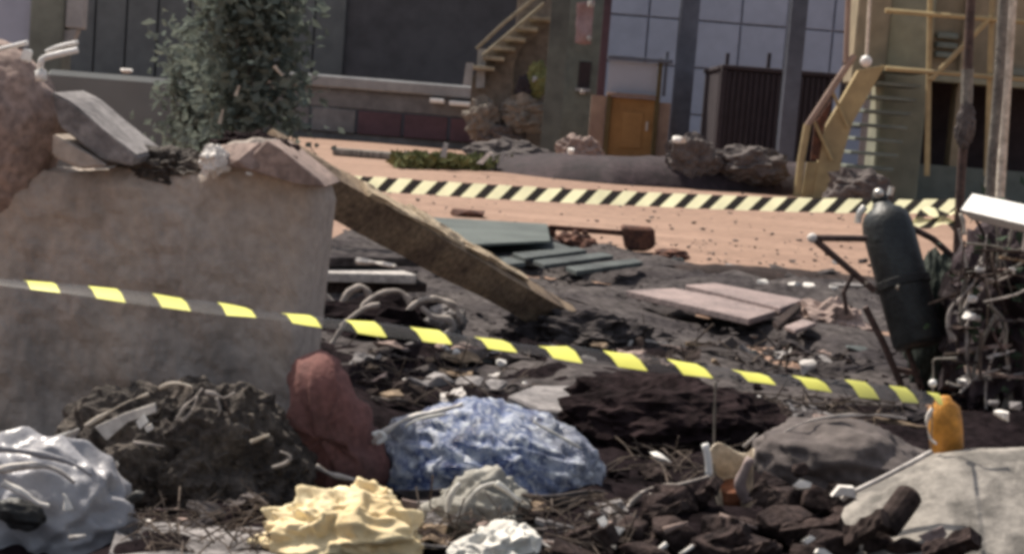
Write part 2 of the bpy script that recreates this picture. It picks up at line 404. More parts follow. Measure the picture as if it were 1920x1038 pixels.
def patch(name, pxpoly, mat, step, base, amp, freq, seed, fade=.35, extra=None):
    pl = [G(x, y) for x, y in pxpoly]
    x0, x1 = min(p.x for p in pl), max(p.x for p in pl); y0, y1 = min(p.y for p in pl), max(p.y for p in pl)
    bm = B(); nx, ny = int((x1 - x0) / step) + 2, int((y1 - y0) / step) + 2; gv = {}
    for i in range(nx):
        for j in range(ny):
            x, y = x0 + i * step, y0 + j * step
            d = edge_d(x, y, pl) * (1 if in_poly(x, y, pl) else -1)
            d += .25 * noise.noise(Vector((x * 2, y * 2, seed)))
            if d < -.12: continue
            k = max(0, min(1, d / fade))
            z = -.02 + k * (base + .02) + k * amp * noise.fractal(Vector((x * freq, y * freq, seed)), .8, 2.2, 5)
            if extra: z += extra(x, y) * k
            gv[i, j] = bm.verts.new((x, y, z))
    for i in range(nx - 1):
        for j in range(ny - 1):
            q = [gv.get(k) for k in ((i, j), (i + 1, j), (i + 1, j + 1), (i, j + 1))]
            if None not in q: bm.faces.new(q)
    return kind(link(name, bm, mat, None, Vector((0, 0, 0)), True), 'structure')

# ================================================================== THE GROUND
bm = B()
xs = [-110, -40] + [-20 + i * 1.0 for i in range(41)] + [40, 110]
ys = [-40, -10] + [i * 1.0 for i in range(61)] + [80, 110]
gv = [[bm.verts.new((x, y, (.03 * noise.noise(Vector((x * .35, y * .35, 0))) if 14 < y < 60 and abs(x) < 20 else 0))) for y in ys] for x in xs]
for i in range(len(xs) - 1):
    for j in range(len(ys) - 1): bm.faces.new((gv[i][j], gv[i + 1][j], gv[i + 1][j + 1], gv[i][j + 1]))
kind(link('ground', bm, 'dirt', None, Vector((0, 0, 0)), True), 'structure')
patch('ash_ground', [(480, 480), (600, 445), (740, 412), (1000, 440), (1230, 478), (1330, 505), (1600, 520), (1900, 545), (2050, 600), (2050, 760), (1500, 800), (900, 800), (300, 800), (380, 560)],
      'ash', .07, .05, .10, 1.3, 3)
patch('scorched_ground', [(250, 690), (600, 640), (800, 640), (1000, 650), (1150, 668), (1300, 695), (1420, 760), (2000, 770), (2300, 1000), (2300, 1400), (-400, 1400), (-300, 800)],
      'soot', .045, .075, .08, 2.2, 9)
def berm(x, y):
    return 0
bm = B(); nx, ny = 110, 40; gv = []
for i in range(nx + 1):
    row = []
    for j in range(ny + 1):
        x = -1.6 + 3.2 * i / nx; y = 2.2 + 1.7 * j / ny
        k = max(0, min(1, (3.75 - y) / .55)); k = k * k * (3 - 2 * k)
        s = max(0, min(1, (x + .9) / 1.8))
        row.append(bm.verts.new((x, y, -.04 + k * (.14 + .12 * s) + .03 * noise.fractal(Vector((x * 5, y * 5, 4)), .8, 2, 4))))
    gv.append(row)
for i in range(nx):
    for j in range(ny): bm.faces.new((gv[i][j], gv[i + 1][j], gv[i + 1][j + 1], gv[i][j + 1]))
kind(link('mound_of_soil', bm, 'soot', None, Vector((0, 0, 0)), True), 'structure')

# dark earth bank across the yard
def ridge(name, path, Y, thick, mat, seed, n=90):
    """path of (x px, top y px, bottom y px)"""
    bm = B(); rows = []
    for i in range(n + 1):
        t = i / n * (len(path) - 1); k = min(int(t), len(path) - 2); f = t - k
        x, yt, yb = [path[k][c] + (path[k + 1][c] - path[k][c]) * f for c in range(3)]
        b = G(x, yb); tz = P(x, yt, b.y + thick * .4).z
        tz += .08 * tz * noise.noise(Vector((x * .03, seed, 0)))
        px_ = P(x, yt, b.y + thick * .4).x
        row = []
        for fy, fz in ((0, -.03), (.06, .45), (.2, .8), (.4, 1), (.65, .95), (.85, .6), (1, -.03)):
            q = Vector((px_, b.y + fy * thick, max(tz, .03) * fz))
            q += Vector((0, .06, .05)) * tz * noise.fractal(q * (4 / max(thick, .5)) + Vector((seed, 0, 0)), .9, 2, 4)
            row.append(bm.verts.new(q))
        rows.append(row)
    for i in range(n):
        for j in range(6): bm.faces.new((rows[i][j], rows[i + 1][j], rows[i + 1][j + 1], rows[i][j + 1]))
    return kind(link(name, bm, mat, None, None, True), 'structure')
ridge('earth_bank', [(830, 308, 315), (930, 292, 322), (1050, 288, 336), (1150, 292, 345), (1260, 294, 352), (1400, 300, 360), (1500, 303, 366), (1640, 318, 372), (1800, 345, 380), (2000, 360, 395)], 28, 3.0, 'bank', 5)
ridge('earth_bank', [(1120, 513, 516), (1200, 505, 523), (1290, 497, 530), (1400, 500, 532), (1500, 507, 534), (1610, 518, 540), (1720, 530, 545)], 10.5, .7, 'timber_dark', 8)  # dark colour stands in for the shaded face of this bank

# ================================================================== FAR BUILDINGS
def wallbox(px0, py0, px1, py1, Y, depth):
    """upright box whose front shows between two pixels"""
    a, b = P(px0, py0, Y), P(px1, py1, Y)
    x0, x1 = min(a.x, b.x), max(a.x, b.x); z0, z1 = min(a.z, b.z), max(a.z, b.z)
    return x0, x1, z0, z1
def fbox(bm, x0, x1, z0, z1, Y, depth, bev=0):
    box(bm, Vector(((x0 + x1) / 2, Y + depth / 2, (z0 + z1) / 2)), (x1 - x0, depth, z1 - z0), None, bev)

# the long dark shed that closes the yard
X = lambda px, Y: P(px, 150, Y).x
Z = lambda px, py, Y: P(px, py, Y).z
t = thing('industrial_shed', 'long dark grey industrial shed closing the far side of the yard', 'shed', (0, 54, 0))
bm = B(); fbox(bm, -45, X(1110, 54), -.1, 13, 54.4, 8); link('wall', bm, 'hall', t)
bm = B(); fbox(bm, X(1110, 54) + .01, 45, -.1, 13, 56.0, 6); link('wall', bm, 'hall', t)
xa = X(-300, 54)
cw = (X(640, 54) - xa) / 16
me0 = None
for i in range(16):
    bm = B(); fbox(bm, xa + i * cw + .03, xa + (i + 1) * cw - .03, 0, 11.5, 54.22, .18, .02)
    o = link('cladding_panel', bm, 'hall_teal' if 6 <= i < 16 else 'hall', t)
bm = B(); fbox(bm, -46, 46, 13, 13.5, 53.8, 9); link('roof', bm, 'hall', t)

# pale panelled wall
Yw = 52.0
x0, x1 = X(1120, Yw), X(1640, Yw)
t = thing('panelled_wall', 'blue white wall of large square panels behind the steel pillars', 'wall', (x0, Yw, 0))
bm = B(); fbox(bm, x0, x1, -.1, 9, Yw + .14, .3); link('backing', bm, 'joint', t)
npx, npz = 6, 6
for i in range(npx):
    for j in range(npz):
        pw, ph = (x1 - x0) / npx, 1.5
        bm = B(); fbox(bm, x0 + i * pw + .03, x0 + (i + 1) * pw - .03, j * ph + .03, (j + 1) * ph - .03, Yw + rnd.uniform(-.012, .012), .12, .015)
        link('panel', bm, 'panel', t)

# loading platform in front of the shed
Yp = 44.0
x0, x1 = X(500, Yp), X(935, Yp)
t = thing('loading_platform', 'long low grey loading platform with maroon skirt before the dark shed', 'platform', (x0, Yp, 0))
zt, zm, zl, zb = Z(760, 152, Yp), Z(760, 176, Yp), Z(760, 212, Yp), Z(760, 258, Yp)
bm = B(); fbox(bm, x0 - 1, x1 - .3, zm, zt, Yp - .2, 4, .05); link('deck', bm, 'grey_light', t)
bm = B(); fbox(bm, x0 - 1, x1 + .2, zl, zm - .01, Yp, 3.6, .03); link('fascia', bm, 'grey_band', t)
for k in range(5):
    wv = (x1 - x0) / 5
    bm = B(); fbox(bm, x0 + k * wv + .04, x0 + (k + 1) * wv - .04, zb, zl - .03, Yp - .06, .12, .02); link('skirt_panel', bm, 'maroon' if k > 1 else 'grey_band', t)
bm = B(); fbox(bm, x0 - 1, x1, 0, zb - .01, Yp + .05, 3.4); link('plinth', bm, 'grey_band', t)
for (a, b, yy) in ((808, 836, 190), (845, 925, 197)):
    bm = B(); fbox(bm, X(a, Yp - .4), X(b, Yp - .4), Z((a + b) / 2, yy + 4, Yp - .4), Z((a + b) / 2, yy - 5, Yp - .4), Yp - .4, .35, .03); link('guard_rail', bm, 'white_paint', t)

# steel pillars
def pillar(xt, xb, wpx, Y, mat, label, g=None, top=8.5):
    x = P(xb, 280, Y).x; wd = mm(wpx, Y)
    t = thing('steel_pillar', label, 'pillar', (x, Y, 0), g)
    bm = B(); fl = wd * .18
    box(bm, Vector((x, Y - wd * .4, top / 2)), (wd, fl, top)); box(bm, Vector((x, Y + wd * .4, top / 2)), (wd, fl, top))
    box(bm, Vector((x, Y, top / 2)), (wd * .86, wd * .6, top)); link('shaft', bm, mat, t)
    bm = B(); box(bm, Vector((x, Y, .06)), (wd * 1.7, wd * 1.7, .12), None, .02); link('base_plate', bm, mat, t)
    return t
pillar(1290, 1270, 34, 44, 'pillar_blue', 'thick blue grey steel pillar right of the orange door')
pillar(1492, 1472, 30, 38, 'pillar_blue', 'blue grey steel pillar standing before the dark container')
pillar(1052, 1030, 34, 36, 'pillar_green', 'dark green grey steel pillar beside the stepped stair')
pillar(1133, 1117, 14, 43.5, 'maroon', 'thin brown purple pillar at the left edge of the orange door')
pillar(1590, 1572, 14, 45, 'container', 'thin dark steel pillar between pale wall and ochre staircase')

# grey infill wall between tree and kiosk
Yk = 46.0
t = thing('infill_wall', 'green grey wall with small dark window behind the thin brown pillar', 'wall', (X(1080, Yk), Yk, 0))
bm = B(); fbox(bm, X(1040, Yk), X(1128, Yk), 0, 8, Yk, .3); link('wall', bm, 'green_grey', t)
bm = B(); fbox(bm, X(1084, Yk), X(1106, Yk), Z(1095, 165, Yk), Z(1095, 116, Yk), Yk - .05, .1); link('window', bm, 'dark_room', t)
bm = B(); fbox(bm, X(1080, Yk), X(1108, Yk), Z(1095, 172, Yk), Z(1095, 166, Yk), Yk - .2, .19); link('sill', bm, 'grey_light', t)
bm = B(); sheet(bm, PX([(1082, 5), (1116, 0), (1108, 84), (1078, 80)], Yk - .6), 10, 14, .02, .12, 1.6, 4); solo('hanging_cloth', 'faded pink cloth hanging above the small dark window', 'cloth', bm, 'pink_cloth', smooth=True)
for (x, y, r_, lb) in ((1092, 172, 9, 'white plastic ball on the sill of the small dark window'), (1105, 72, 8, 'pale pink bundle hanging under the faded pink cloth'), (1108, 8, 11, 'white cloth knot at the top of the pink cloth')):
    bm = B(); blob(bm, P(x, y, Yk - .75), [mm(r_ * .55, Yk)] * 3, x, .5, 2, 3); solo('bundle', lb, 'bundle', bm, 'pale_metal')  # small pale blobs stand in for white glints

# kiosk with an orange door
Yd = 43.0
x0, x1 = X(1112, Yd), X(1256, Yd)
t = thing('door_kiosk', 'small kiosk with orange lower door and blue glass above', 'kiosk', (x0, Yd, 0))
z = lambda py: Z(1185, py, Yd)
bm = B(); fbox(bm, X(1150, Yd), X(1232, Yd), 0, z(184), Yd, .1, .01); d = link('door', bm, 'ochre_door', t)
bm = B(); box(bm, Vector((X(1220, Yd), Yd - .06, z(235))), (.06, .08, .25), None, .01); sub('handle', bm, 'pale_metal', d)
bm = B(); fbox(bm, X(1172, Yd), X(1212, Yd), z(278), z(210), Yd - .03, .03, .01); sub('door_panel', bm, 'ochre_door', d)
bm = B(); fbox(bm, X(1141, Yd), X(1150, Yd) - .01, 0, z(181), Yd - .1, .25); link('post', bm, 'olive_post', t)
bm = B(); fbox(bm, X(1232, Yd) + .01, X(1240, Yd), 0, z(106), Yd - .1, .25); link('post', bm, 'olive_post', t)
bm = B(); fbox(bm, x0, X(1141, Yd) - .01, 0, z(184), Yd, .15); link('side_board', bm, 'beige', t)
bm = B(); fbox(bm, X(1240, Yd) + .01, X(1262, Yd), 0, z(188), Yd, .15); link('side_board', bm, 'beige', t)
bm = B(); fbox(bm, X(1140, Yd), X(1232, Yd), z(183), z(176), Yd - .18, .3, .01); link('sill', bm, 'beige', t)
bm = B(); fbox(bm, X(1140, Yd), X(1231, Yd), z(175), z(116), Yd + .05, .04); link('glass', bm, 'glass', t)
bm = B(); fbox(bm, X(1136, Yd), X(1258, Yd), z(114), z(107), Yd - .15, .3, .01); link('head_rail', bm, 'pillar_blue', t)
bm = B(); fbox(bm, X(1244, Yd), X(1250, Yd), z(176), z(92), Yd - .05, .12); link('upright', bm, 'pillar_blue', t)

# dark container
Yc = 40.0
x0, x1 = X(1352, Yc), X(1566, Yc); zt = Z(1450, 128, Yc); z0_ = Z(1400, 296, Yc)
t = thing('shipping_container', 'dark purple brown shipping container behind the steel pillar', 'container', (x0, Yc, 0))
bm = B(); fbox(bm, x0 + .05, x1, .1, zt - .12, Yc + .12, 4); link('body', bm, 'container', t)
n = 18
for i in range(n):
    bm = B(); a = x0 + .15 + (x1 - x0 - .3) * i / n; fbox(bm, a, a + (x1 - x0) / n * .55, .25, zt - .15, Yc + .05, .08, .02); link('rib', bm, 'container', t)
bm = B(); fbox(bm, x0, x1 + .05, zt - .11, zt, Yc, 4.2, .02); link('top_rail', bm, 'container', t)
bm = B(); fbox(bm, x0, x0 + .14, 0, zt - .12, Yc, .25, .02); link('corner_post', bm, 'container', t)
bm = B(); fbox(bm, x1 - .14, x1, 0, zt - .12, Yc, .25, .02); link('corner_post', bm, 'container', t)
for k, xx in enumerate((1362, 1440)):
    bm = B(); tube(bm, [P(xx, 128, Yc + .4), P(xx + 3, 100, Yc + .4)], .05, 6); link('lifting_lug', bm, 'container', t)

# facade with ochre staircase on the right
Yf = 30.0
t = thing('plant_building', 'olive and brown plant building with dark ground floor openings', 'building', (X(1700, Yf), Yf, 0))
zf = lambda x, y: Z(x, y, Yf)
bm = B(); fbox(bm, X(1655, Yf), X(1742, Yf), -.1, 8, Yf, .9, .04); link('pillar', bm, 'olive', t)
bm = B(); fbox(bm, X(1592, Yf), X(1655, Yf) - .01, zf(1620, 158), 8, Yf - .2, .8, .03); link('side_pillar', bm, 'olive_brown', t)
bm = B(); fbox(bm, X(1742, Yf) + .01, X(2100, Yf), zf(1820, 150), 8, Yf + .25, .6); link('upper_wall', bm, 'olive_brown', t)
bm = B(); fbox(bm, X(1745, Yf), X(2100, Yf), zf(1820, 158), zf(1820, 146), Yf + .08, .16, .02); link('lintel', bm, 'olive', t)
bm = B(); fbox(bm, X(1742, Yf) + .01, X(2100, Yf), -.1, zf(1820, 315), Yf + .2, .4); link('low_wall', bm, 'green_grey', t)
bm = B(); fbox(bm, X(1805, Yf), X(1832, Yf), zf(1820, 315), zf(1820, 157), Yf + .3, .4); link('mullion', bm, 'olive_brown', t)
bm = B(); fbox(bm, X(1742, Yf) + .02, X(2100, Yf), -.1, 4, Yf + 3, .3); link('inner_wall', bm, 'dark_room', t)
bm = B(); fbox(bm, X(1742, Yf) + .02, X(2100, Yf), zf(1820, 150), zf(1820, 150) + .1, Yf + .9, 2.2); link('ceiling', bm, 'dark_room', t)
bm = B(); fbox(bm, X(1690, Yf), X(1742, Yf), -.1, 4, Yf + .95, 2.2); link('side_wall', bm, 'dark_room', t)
for k, yy in enumerate((66, 84, 102)):
    bm = B(); fbox(bm, X(1752, Yf), X(1792, Yf), zf(1770, yy + 6), zf(1770, yy - 5), Yf + .1, .2, .02); link('louvre_slat', bm, 'green_grey', t)
bm = B(); fbox(bm, X(1880, Yf), X(1960, Yf), zf(1900, 140), zf(1900, 128), Yf + .1, .2); link('ledge', bm, 'green_grey', t)
bm = B(); fbox(bm, X(1800, Yf), X(1812, Yf), zf(1806, 145), 8, Yf + .1, .2); link('downpipe', bm, 'olive_brown', t)

Ys = 28.6
t = thing('steel_staircase', 'ochre steel staircase with curved stringer leading up behind the olive pillar', 'staircase', P(1530, 368, Ys) * 1.0)
bm = B(); prism(bm, PX([(1660, 122), (1598, 232), (1578, 300), (1566, 374), (1522, 374), (1536, 300), (1548, 240), (1610, 132)], Ys), Vector((0, .2, 0))); link('stringer', bm, 'ochre', t)
bm = B(); tube(bm, PX([(1494, 372), (1502, 300), (1514, 234)], Ys - .1), .07, 8, 1); link('handrail', bm, 'ochre', t)
bm = B(); tube(bm, PX([(1514, 236), (1560, 166), (1602, 104)], Ys - .1), .06, 8, 1); link('handrail', bm, 'beige', t)
bm = B(); tube(bm, PX([(1586, 118), (1592, -40)], Ys - .1), .05, 8, 1); link('post', bm, 'beige', t)
bm = B(); prism(bm, PX([(1520, 300), (1528, 232), (1560, 186), (1556, 205), (1546, 240), (1536, 300)], Ys + .02), Vector((0, .05, 0))); link('infill_panel', bm, 'rust', t)
bm = B(); prism(bm, PX([(1503, 371), (1513, 304), (1538, 304), (1523, 371)], Ys + .02), Vector((0, .05, 0))); link('infill_panel', bm, 'ochre', t)
for (a_, b_) in (((1560, 170), (1590, 240)), ((1525, 225), (1560, 300))):
    bm = B(); tube(bm, [P(*a_, Ys - .05), P(*b_, Ys - .05)], .03, 6, 1); link('baluster', bm, 'ochre', t)
for k in range(9):
    yy = 130 + k * 26; xx = 1662 - k * 8.5
    bm = B(); a = P(xx - 8, yy, Ys + .15); box(bm, Vector((a.x + .35, Ys + .65, a.z)), (.85, 1.0, .06), None, .008); link('tread', bm, 'green_grey', t)
for (x0_, y0_, x1_, y1_) in ((1745, -40, 1738, 330), (1862, -40, 1850, 330)):
    bm = B(); tube(bm, [P(x0_, y0_, Ys), P(x1_, y1_, Ys)], .05, 6, 1); link('frame_post', bm, 'ochre', t)
for (x0_, y0_, x1_, y1_) in ((1660, 128, 1950, 152), (1660, 20, 1950, 44), (1745, 150, 1860, 30)):
    bm = B(); tube(bm, [P(x0_, y0_, Ys - .1), P(x1_, y1_, Ys - .1)], .045, 6, 1); link('frame_rail', bm, 'ochre', t)
t = thing('hanging_lamp', 'white globe lamp hanging from a pale rod before the staircase', 'lamp', P(1624, 115, 27.8))
bm = B(); tube(bm, PX([(1634, -60), (1625, 106)], 27.8), .03, 6, 1); link('rod', bm, 'stick_pale', t)
bm = B(); bmesh.ops.create_icosphere(bm, subdivisions=3, radius=mm(11, 27.8)); bmesh.ops.translate(bm, verts=bm.verts, vec=P(1624, 115, 27.8)); link('globe', bm, 'white_paint', t, smooth=True)

# rubble at the foot of the buildings
specs = [('boulder', 'grey boulder with sunlit top on the dark earth bank', 'boulder', (1290, 280), (84, 60, 66), 28.6, 'lump_brown'),
         ('gravel_heap', 'pale grey gravel heap in front of the dark container', 'heap', (1405, 296), (130, 90, 50), 29.0, 'lump_brown'),
         ('boulder', 'small dark boulder touching the sunlit grey boulder', 'boulder', (1330, 290), (50, 40, 38), 28.7, 'lump_brown'),
         ('rubble_heap', 'grey brown rubble heap at the foot of the staircase', 'heap', (1610, 345), (110, 80, 60), 27.5, 'lump_brown'),
         ('rubble_heap', 'low grey rubble heap left of the dark green pillar', 'heap', (960, 285), (150, 90, 50), 31, 'lump_brown'),
         ('rubble_heap', 'pinkish rubble heap between dark green pillar and orange door', 'heap', (1085, 275), (80, 60, 50), 33, 'concrete_red')]
for i, (nm, lb, ct, (x, y), (a, b, c), Y, mt) in enumerate(specs):
    bm = B(); blob(bm, P(x, y + c * .3, Y), (mm(a / 2, Y), mm(b / 2, Y), mm(c * .65, Y)), i + 3, .35, 2.2, 4, crease=.12, cf=3)
    solo(nm, lb, ct, bm, mt)
bm = B(); chunk(bm, P(1272, 262, 28.2), (.32, .3, .16), 12); solo('stone', 'bright stone lying on top of the grey boulder', 'stone', bm, 'white_scrap')  # bright chunk paints the sunlit cap of the boulder
bm = B(); chunk(bm, P(1070, 283, 27.8), (.14, .14, .14), 14); solo('stone', 'small white stone at the foot of the dark green pillar', 'stone', bm, 'white_scrap')
for i, (pts, lb) in enumerate((([(893, 306), (915, 286), (925, 285), (905, 308)], 'white torn plastic shard before the maroon skirt'),
                               ([(825, 294), (832, 268), (840, 270), (836, 296)], 'grey upright shard beside the olive weeds'),
                               ([(935, 302), (944, 284), (950, 286), (944, 304)], 'dull grey shard right of the white torn shard'))):
    bm = B(); pprism(bm, pts, 27.5, .12); solo('shard', lb, 'shard', bm, 'white_scrap' if i == 0 else 'grey_light')
bm = B(); fbox(bm, X(632, 31), X(760, 31), 0, Z(700, 283, 31), 31, .35, .03); solo('concrete_kerb', 'long pale kerb stone lying left of the olive weeds', 'kerb', bm, 'concrete_pale')
bm = B(); fbox(bm, X(765, 30), X(850, 30), 0, Z(800, 287, 30), 30, .35, .03); solo('concrete_kerb', 'shorter pale kerb stone behind the olive weeds', 'kerb', bm, 'concrete_pale')
bm = B()
def wf(r): 
    x = r.uniform(740, 1000); y = 312 + (x - 740) * .03 + r.uniform(-4, 4); p = G(x, y); p.z = r.uniform(0, .16); return p
leaves(bm, wf, 2600, .16, 3, -.8); kind(link('weeds', bm, 'weed', None, Vector((0, 0, 0))), 'stuff')

# stepped stair and clutter left of the green pillar
Yt = 38.0
t = thing('stepped_stair', 'pale yellowish stepped stair against a dusty block beside the green pillar', 'stair', Vector((X(960, Yt), Yt, 0)))
bm = B(); fbox(bm, X(958, Yt), X(1034, Yt), -.1, 8, Yt + .5, 1.2, .05); link('block', bm, 'dusty', t)
bm = B(); prism(bm, PX([(880, 215), (884, 150), (905, 110), (945, 70), (1000, 30), (1034, -10), (1034, 40), (975, 90), (960, 130), (958, 230)], Yt + .3), Vector((0, .15, 0))); link('stringer', bm, 'dusty', t)
bm = B(); prism(bm, PX([(868, 160), (874, 118), (888, 118), (884, 160)], Yt), Vector((0, .2, 0))); link('newel', bm, 'grey_light', t)
bm = B(); prism(bm, PX([(892, 165), (896, 92), (912, 92), (908, 165)], Yt), Vector((0, .2, 0))); link('newel', bm, 'grey_light', t)
for k, (x, y) in enumerate(((900, 128), (918, 110), (938, 92), (958, 74), (980, 55), (1004, 36))):
    a_ = P(x, y, Yt); bm = B(); box(bm, a_ + Vector((.1, .1, 0)), (.5, .9, .09), None, .01); link('step', bm, 'stair_pale', t)
for pts in ([(893, 92), (940, 48), (1010, -10)], [(905, 104), (950, 66), (1020, 6)]):
    bm = B(); tube(bm, PX(pts, Yt - .25), .045, 6, 1); link('handrail', bm, 'stair_pale', t)
for i, (x, y, a_, b_, c_, mt, lb) in enumerate(((905, 225, 60, 40, 70, 'dusty', 'dusty brown crate stacked left of the stepped stair'), (985, 215, 90, 60, 60, 'dusty', 'wide dusty heap at the foot of the stepped stair'), (1008, 150, 40, 40, 60, 'weed', 'olive shrub clump on the block beside the stair'), (985, 165, 30, 30, 40, 'container', 'dark lump in the middle of the stepped stair'), (940, 255, 80, 50, 44, 'lump_brown', 'grey brown rubble lump under the stepped stair'))):
    bm = B(); blob(bm, P(x, y, Yt - .4), (mm(a_ / 2, Yt), mm(b_ / 2, Yt), mm(c_ / 2, Yt)), 200 + i, .4, 2, 4, crease=.12, cf=3); solo('clutter_lump', lb, 'lump', bm, mt)
bm = B(); chunk(bm, P(1003, 150, Yt - .8), (.14, .1, .2), 4); solo('scrap', 'pale scrap beside the olive shrub clump', 'scrap', bm, 'grey_light')

# left background: pillar, posts
Yl = 30.0
t = thing('ruined_facade', 'olive grey concrete frame at the far left behind the wall', 'frame', (X(70, Yl), Yl, 0))
bm = B(); fbox(bm, X(50, Yl), X(112, Yl), 0, 8, Yl, .7, .04); link('column', bm, 'green_grey', t)
bm = B(); fbox(bm, X(-60, Yl), X(50, Yl) - .01, Z(20, 85, Yl), 8, Yl + .2, .3); link('infill', bm, 'panel', t)
bm = B(); fbox(bm, X(-60, Yl), X(50, Yl) - .01, 0, Z(20, 90, Yl), Yl + .15, .4); link('dado', bm, 'concrete_red', t)
bm = B(); fbox(bm, X(112, Yl) + .01, X(146, Yl), Z(130, 52, Yl), 8, Yl + .1, .35, .02); link('downpipe', bm, 'grey_light', t)
bm = B(); prism(bm, PX([(112, 56), (144, 56), (132, 86), (112, 88)], Yl + .15), Vector((0, .3, 0))); link('bracket', bm, 'grey_light', t)

# bush behind the wall
def bush(name, label, cx, cy, Y, rx, rz, n, sz, seed, mat='leaf', base=None):
    c = P(cx, cy, Y)
    t = thing(name, label, 'bush', (c.x, Y, 0))
    r = random.Random(seed)
    bm = B()
    for k in range(7):
        e = c + Vector((r.uniform(-rx, rx) * .8, r.uniform(-rx, rx) * .6, r.uniform(-.2, .9) * rz))
        m_ = Vector((c.x + (e.x - c.x) * .4, Y, c.z * .5)); tube(bm, [Vector((c.x + r.uniform(-.05, .05), Y, 0)), m_, e], .012, 5, 4, .004)
    link('stem', bm, 'bark', t)
    cl = [(c + Vector((r.uniform(-rx, rx), r.uniform(-rx, rx) * .7, r.uniform(-1, 1) * rz)), r.uniform(.06, .14)) for _ in range(30)]
    bm = B()
    def fn(r_):
        q, s = r_.choice(cl); return q + Vector((r_.gauss(0, s), r_.gauss(0, s), r_.gauss(0, s * 1.3)))
    leaves(bm, fn, n, sz, seed + 1); link('foliage', bm, mat, t)
    return t
bush('leafy_bush', 'grey green leafy bush rising behind the broken wall top', 470, 130, 9.0, .20, .48, 3200, .075, 21)
bush('leafy_bush', 'fainter green bush left of the grey green bush', 395, 190, 10.5, .17, .36, 1800, .07, 25, 'leaf')
for i, (x0_, y0_, x1_, y1_, lb) in enumerate(((442, 180, 449, 160, 'pale dry leaf stuck in the middle of the bush'), (514, 124, 530, 142, 'pale dry leaf at the right side of the bush'), (412, 232, 418, 205, 'pale stem at the lower left of the bush'))):
    bm = B(); tube(bm, [P(x0_, y0_, 8.8), P(x1_, y1_, 8.8)], .012, 6, 1, .006); solo('dry_leaf', lb, 'leaf', bm, 'stick_pale')

# ================================================================== THE BROKEN WALL (left)
top = [(-420, 300), (-150, 312), (0, 322), (55, 318), (120, 326), (200, 318), (250, 310), (300, 322), (375, 322), (392, 290), (425, 268), (470, 258), (505, 264), (535, 292), (570, 328), (588, 350), (598, 385)]
def prof(x):
    for (a, b), (c, d) in zip(top, top[1:]):
        if a <= x <= c: return b + (d - b) * (x - a) / (c - a)
    return top[-1][1]
Yq, TH = 4.3, .22
bm = B(); nu, nv = 260, 70; fr, bk = [], []
for i in range(nu + 1):
    u = i / nu; xt = -420 + 1018 * u; rt, rb = [], []
    yt = prof(xt) + 5 * noise.noise(Vector((xt * .045, 1, 0))) + 2.5 * noise.noise(Vector((xt * .13, 1, 0)))
    for j in range(nv + 1):
        v = (j / nv); vv = v ** 1.15
        xb = xt - 62 * vv * max(0, (u - .5) * 2) + 6 * noise.noise(Vector((xt * .01, vv * 8, 3))) * (u > .97)
        y = yt + (975 - yt) * vv
        p = P(xb, y, Yq)
        rough = .035 * noise.fractal(Vector((p.x * 4, p.z * 4, 2)), .9, 2.1, 5)
        edge = max(0, 1 - v * 9) ** 2 * .035 + max(0, (u - .975) / .025) ** 2 * .06
        rt.append(bm.verts.new(p + Vector((0, rough + edge, 0))))
        if j == 0 or j == nv:
            q = p + Vector((0.02 if u > .99 else 0, TH + rough, (.03 * noise.noise(Vector((p.x * 6, 9, 0))) if j == 0 else 0)))
            rb.append(bm.verts.new(q))
    fr.append(rt); bk.append(rb)
for i in range(nu):
    for j in range(nv): bm.faces.new((fr[i][j], fr[i][j + 1], fr[i + 1][j + 1], fr[i + 1][j]))
    bm.faces.new((fr[i][0], fr[i + 1][0], bk[i + 1][0], bk[i][0]))
    bm.faces.new((bk[i][0], bk[i + 1][0], bk[i + 1][1], bk[i][1]))
for s in (0, nu):
    for j in range(nv):
        pass
    bm.faces.new([fr[s][j] for j in range(nv + 1)] + [bk[s][1], bk[s][0]])
wall = solo('broken_wall', 'thick weathered concrete wall with jagged broken top', 'wall', bm, 'concrete', smooth=False)
bm = B(); blob(bm, P(-30, 255, 4.42), (.205, .2, .255), 93, .10, 1.3, 6, Euler((0, .1, 0)), crease=.03, cf=2.5)
solo('rounded_mass', 'reddish brown rounded concrete mass on the far left of the wall', 'mass', bm, 'concrete_red', smooth=True)
# pieces lying on the wall
bm = B(); prism(bm, PX([(94, 172), (132, 190), (200, 248), (258, 292), (250, 312), (190, 300), (110, 236)], 4.22), Vector((0, .3, .01))); bmesh.ops.bevel(bm, geom=bm.edges[:], offset=.006, segments=2, affect='EDGES')
solo('broken_slab', 'grey broken slab sliding down the left part of the wall', 'slab', bm, 'stone_grey')
bm = B(); prism(bm, PX([(98, 250), (170, 292), (200, 312), (150, 318), (96, 292)], 4.20), Vector((0, .25, 0))); bmesh.ops.bevel(bm, geom=bm.edges[:], offset=.006, segments=2, affect='EDGES')
solo('broken_slab', 'thin lower slab under the grey broken slab', 'slab', bm, 'concrete')
bm = B(); chunk(bm, P(470, 292, 4.35), (.24, .3, .09), 31, 22); chunk_o = solo('concrete_chunk', 'reddish concrete chunk bedded on the wall top near its right end', 'chunk', bm, 'concrete_red')
bm = B(); pprism(bm, [(500, 262), (530, 282), (600, 338), (612, 352), (560, 345), (470, 322), (460, 300)], 4.24, .34); bmesh.ops.bevel(bm, geom=bm.edges[:], offset=.005, segments=1, affect='EDGES'); solo('concrete_chunk', 'flat reddish slab sloping down to the right end of wall', 'chunk', bm, 'concrete_red')
bm = B(); blob(bm, P(402, 302, 4.26), (.034, .04, .036), 41, .35, 2.5, 4, crease=.15, cf=4); solo('plaster_lump', 'bright plaster lump on the wall top', 'lump', bm, 'white_scrap')
bm = B(); chunk(bm, P(468, 325, 4.25), (.022, .03, .014), 8); solo('plaster_lump', 'tiny white plaster crumb right of the bright lump', 'lump', bm, 'white_scrap')
